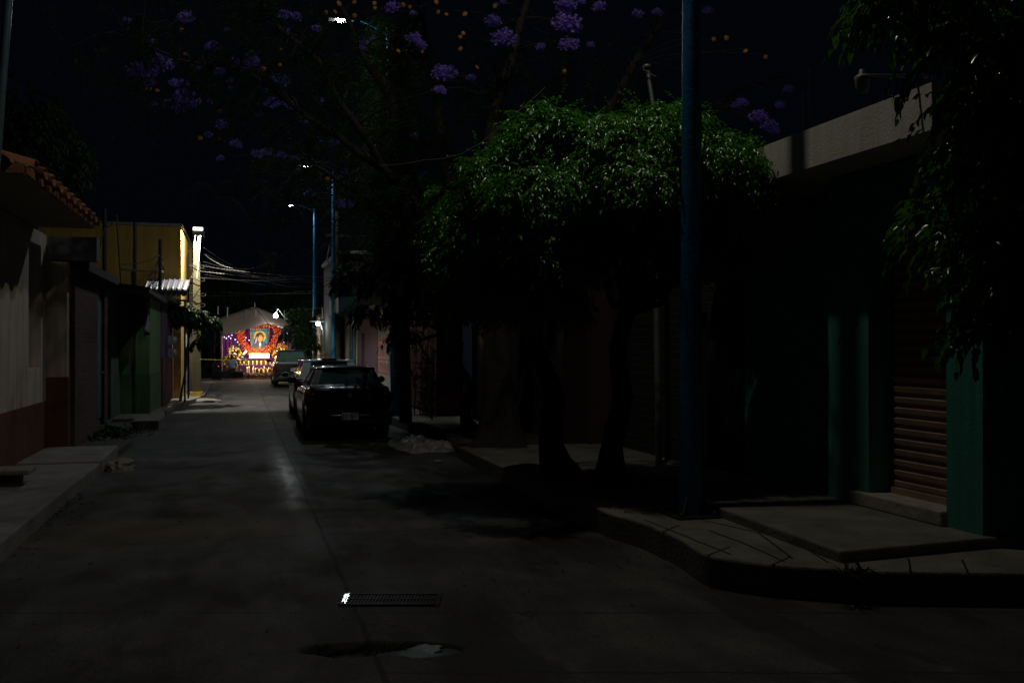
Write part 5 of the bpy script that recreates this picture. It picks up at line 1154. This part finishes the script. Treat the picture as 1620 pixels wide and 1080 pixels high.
# bench and low table in the dark
p = SP(368, 598, -2.4); tb_ = thing('folding_table', 'low dark cloth covered table before the left flowers', 'table', (p.x, p.y, 0))
MB().box((-.55, -.25, .42), (.55, .25, .45)).build('top', M_dark, tb_, .005); MB().box((-.56, -.27, .12), (.56, -.262, .452)).build('cloth', mat('black_cloth', (.02, .02, .025), .9, .2), tb_)
for sx in (-.5, .5):
    for sy in (-.2, .2): MB().tube([(sx, sy, 0), (sx, sy, .42)], .015, 6).build('leg', M_steel, tb_)
ch = thing('plastic_chair', 'plain chair under the seated person in light blue', 'chair', (SP(366, 598, -1.7).x, SP(366, 598, -1.7).y, 0))
MB().box((-.22, -.2, .42), (.22, .22, .45)).build('seat', M_dark, ch, .01); MB().box((-.2, -.23, .5), (.2, -.2, .62)).build('backrest', M_dark, ch, .01)
for sx in (-.19, .19):
    for sy in (-.18, .19): MB().tube([(sx, sy, 0), (sx*.95, sy, .42)], .015, 6).build('leg', M_dark, ch)
# seated person, seen from behind
def person(loc, rz, label):
    t = thing('person', label, 'person', loc, None, rz)
    J = {'pel': (0, 0, .52), 'sp': (0, .01, .72), 'ch': (0, .02, .92), 'nk': (0, .04, 1.08), 'hd': (0, .06, 1.17), 'ht': (0, .06, 1.27),
         'shl': (-.17, .02, 1.02), 'ell': (-.23, .05, .76), 'wrl': (-.16, .26, .66), 'hal': (-.13, .34, .65), 'shr': (.17, .02, 1.02), 'elr': (.23, .05, .76), 'wrr': (.16, .26, .66), 'har': (.13, .34, .65),
         'hil': (-.1, .04, .5), 'knl': (-.13, .44, .52), 'anl': (-.13, .46, .1), 'tol': (-.13, .6, .04), 'hir': (.1, .04, .5), 'knr': (.13, .44, .52), 'anr': (.13, .46, .1), 'tor': (.13, .6, .04)}
    Rr_ = dict(pel=.14, sp=.135, ch=.15, nk=.055, hd=.085, ht=.075, shl=.07, shr=.07, ell=.05, elr=.05, wrl=.032, wrr=.032, hal=.03, har=.03, hil=.1, hir=.1, knl=.07, knr=.07, anl=.045, anr=.045, tol=.035, tor=.035)
    E = [('pel', 'sp'), ('sp', 'ch'), ('ch', 'nk'), ('nk', 'hd'), ('hd', 'ht'), ('ch', 'shl'), ('shl', 'ell'), ('ell', 'wrl'), ('wrl', 'hal'), ('ch', 'shr'), ('shr', 'elr'), ('elr', 'wrr'), ('wrr', 'har'), ('pel', 'hil'), ('hil', 'knl'), ('knl', 'anl'), ('anl', 'tol'), ('pel', 'hir'), ('hir', 'knr'), ('knr', 'anr'), ('anr', 'tor')]
    def skin(keys, edges, name, m_, grow, par):
        me = bpy.data.meshes.new(name); ix = {k: i for i, k in enumerate(keys)}; me.from_pydata([J[k] for k in keys], [(ix[a_], ix[b_]) for a_, b_ in edges], []); me.materials.append(m_)
        o = bpy.data.objects.new(name, me); C.objects.link(o); o.parent = par; o.modifiers.new('skin', 'SKIN').use_smooth_shade = True
        for k in keys: me.skin_vertices[0].data[ix[k]].radius = (Rr_[k]+grow,)*2
        me.skin_vertices[0].data[0].use_root = True
        s_ = o.modifiers.new('sub', 'SUBSURF'); s_.levels = s_.render_levels = 2; return o
    skin(list(J), E, 'body', mat('skin', (.3, .17, .11), .6, .1), 0, t)
    skin(['pel', 'sp', 'ch', 'shl', 'shr', 'ell', 'elr'], [('pel', 'sp'), ('sp', 'ch'), ('ch', 'shl'), ('ch', 'shr'), ('shl', 'ell'), ('shr', 'elr')], 'shirt', mat('light_blue_shirt', (.28, .36, .55), .85, .1), .014, t)
    skin(['pel', 'hil', 'hir', 'knl', 'knr', 'anl', 'anr'], [('pel', 'hil'), ('pel', 'hir'), ('hil', 'knl'), ('hir', 'knr'), ('knl', 'anl'), ('knr', 'anr')], 'trousers', mat('dark_trousers', (.03, .03, .04), .9, .1), .016, t)
    b = MB(); b.ball((0, .04, 1.225), (.1, .105, .12), 14, 10); b.build('hair', mat('black_hair', (.015, .012, .01), .6, .1), t)
    b = MB()
    for s_ in (-1, 1): b.ball((s_*.035, .155, 1.2), .012, 8, 6); b.ball((s_*.1, .06, 1.19), (.015, .025, .035), 8, 6)
    b.ball((0, .165, 1.175), (.014, .02, .022), 8, 6); b.ball((0, .15, 1.14), (.03, .012, .008), 8, 6); b.build('face', MATS['skin'], t)
    b = MB()
    for s_ in (-1, 1):
        for k in range(4): b.tube([(s_*(.13+.018*(k-1.5)), .35, .65), (s_*(.13+.018*(k-1.5)), .39+.01*(k % 2), .645), (s_*(.13+.018*(k-1.5)), .41, .625)], [.009, .008, .006], 6)
        b.tube([(s_*.1, .33, .655), (s_*.085, .36, .65), (s_*.08, .38, .64)], [.01, .009, .007], 6)
    b.build('fingers', MATS['skin'], t); return t
p = SP(367, 598, -1.7); person((p.x, p.y, 0), R(-8), 'dark haired person in a light blue shirt seated facing the altar flowers')
# ---------------------------------------------------------------- small things
p = G(18, 768, .17); st = thing('step_block', 'low stone slab on a block against the cream house wall', 'stone step', (p.x, p.y+.1, .17))
b = MB(); b.box((-.35, -.25, .14), (.22, .25, .2)); b.build('slab', M_conc, st, .015); MB().box((-.3, -.2, 0), (.08, .2, .14)).build('block', M_dirt, st, .01)
def rock(px, py, z, s_, label, name='stone', m_=M_conc):
    p = G(px, py, z); b = MB(); n, m = 16, 10; vs = []
    for j in range(m+1):
        th = math.pi*j/m
        for k in range(n):
            a = 2*math.pi*k/n; d = Vector((math.sin(th)*math.cos(a), math.sin(th)*math.sin(a), math.cos(th))); q = 1+.35*mn.noise(d*1.8+Vector((px, 0, 0)))+.12*mn.noise(d*5)
            vs.append((p.x+d.x*s_[0]*q, p.y+d.y*s_[1]*q, max(z-.02, z+s_[2]*.35+d.z*s_[2]*q)))
    b.add(vs, [(j*n+k, (j+1)*n+k, (j+1)*n+(k+1) % n, j*n+(k+1) % n) for j in range(m) for k in range(n)], False)
    props(b.build(name, m_), label, 'stone')
rock(192, 742, 0, (.2, .35, .12), 'broken lump of dark stone lying against the left kerb')
rock(940, 828, 0, (.2, .14, .07), 'flat lump of broken concrete at the start of the near right kerb')
rock(325, 636, 0, (.5, .25, .1), 'long flat concrete lump on the road beside the concrete pole base')
props(MB().ball(G(693, 729, .02), (.07, .05, .025), 12, 6).build('crumpled_plastic', mat('clear_plastic', (.3, .34, .32), .15, .3)), 'small shiny crumpled plastic scrap on the road below the rubble', 'litter')

# fallen leaves along the kerbs
P = []
for cx, cy, rx, ry, n in ((-1.85, 10, .12, 3, 60), (3.0, 10.5, .3, 1.6, 70), (2.6, 7.6, .9, .8, 30), (0.5, 9, 1.8, 3, 40), (4.2, 9.6, .5, .8, 40)):
    for _ in range(n):
        x, y = cx+rng.normal()*rx, cy+rng.normal()*ry*.6
        if y < 6.6: continue
        onp = (x > 3.46 and y > 8.95); P.append((x, y, (.245 if onp else .008)))
P = np.array(P); A = rng.normal(size=(len(P), 3)); A[:, 2] = 0; V, Fc = leaves(P, A, np.tile([0, 0, 1.0], (len(P), 1))+rng.normal(size=(len(P), 3))*.15, .05*(.6+.6*rng.random(len(P))), .45, droop=0)
np_mesh('fallen_leaves', V, Fc, leaf_mat('dry_leaf', (.06, .04, .015), (.14, .09, .03), .7, .1, .2), None, label='scattered dry fallen leaves on the road and near kerbs', cat='leaves', kind='stuff')
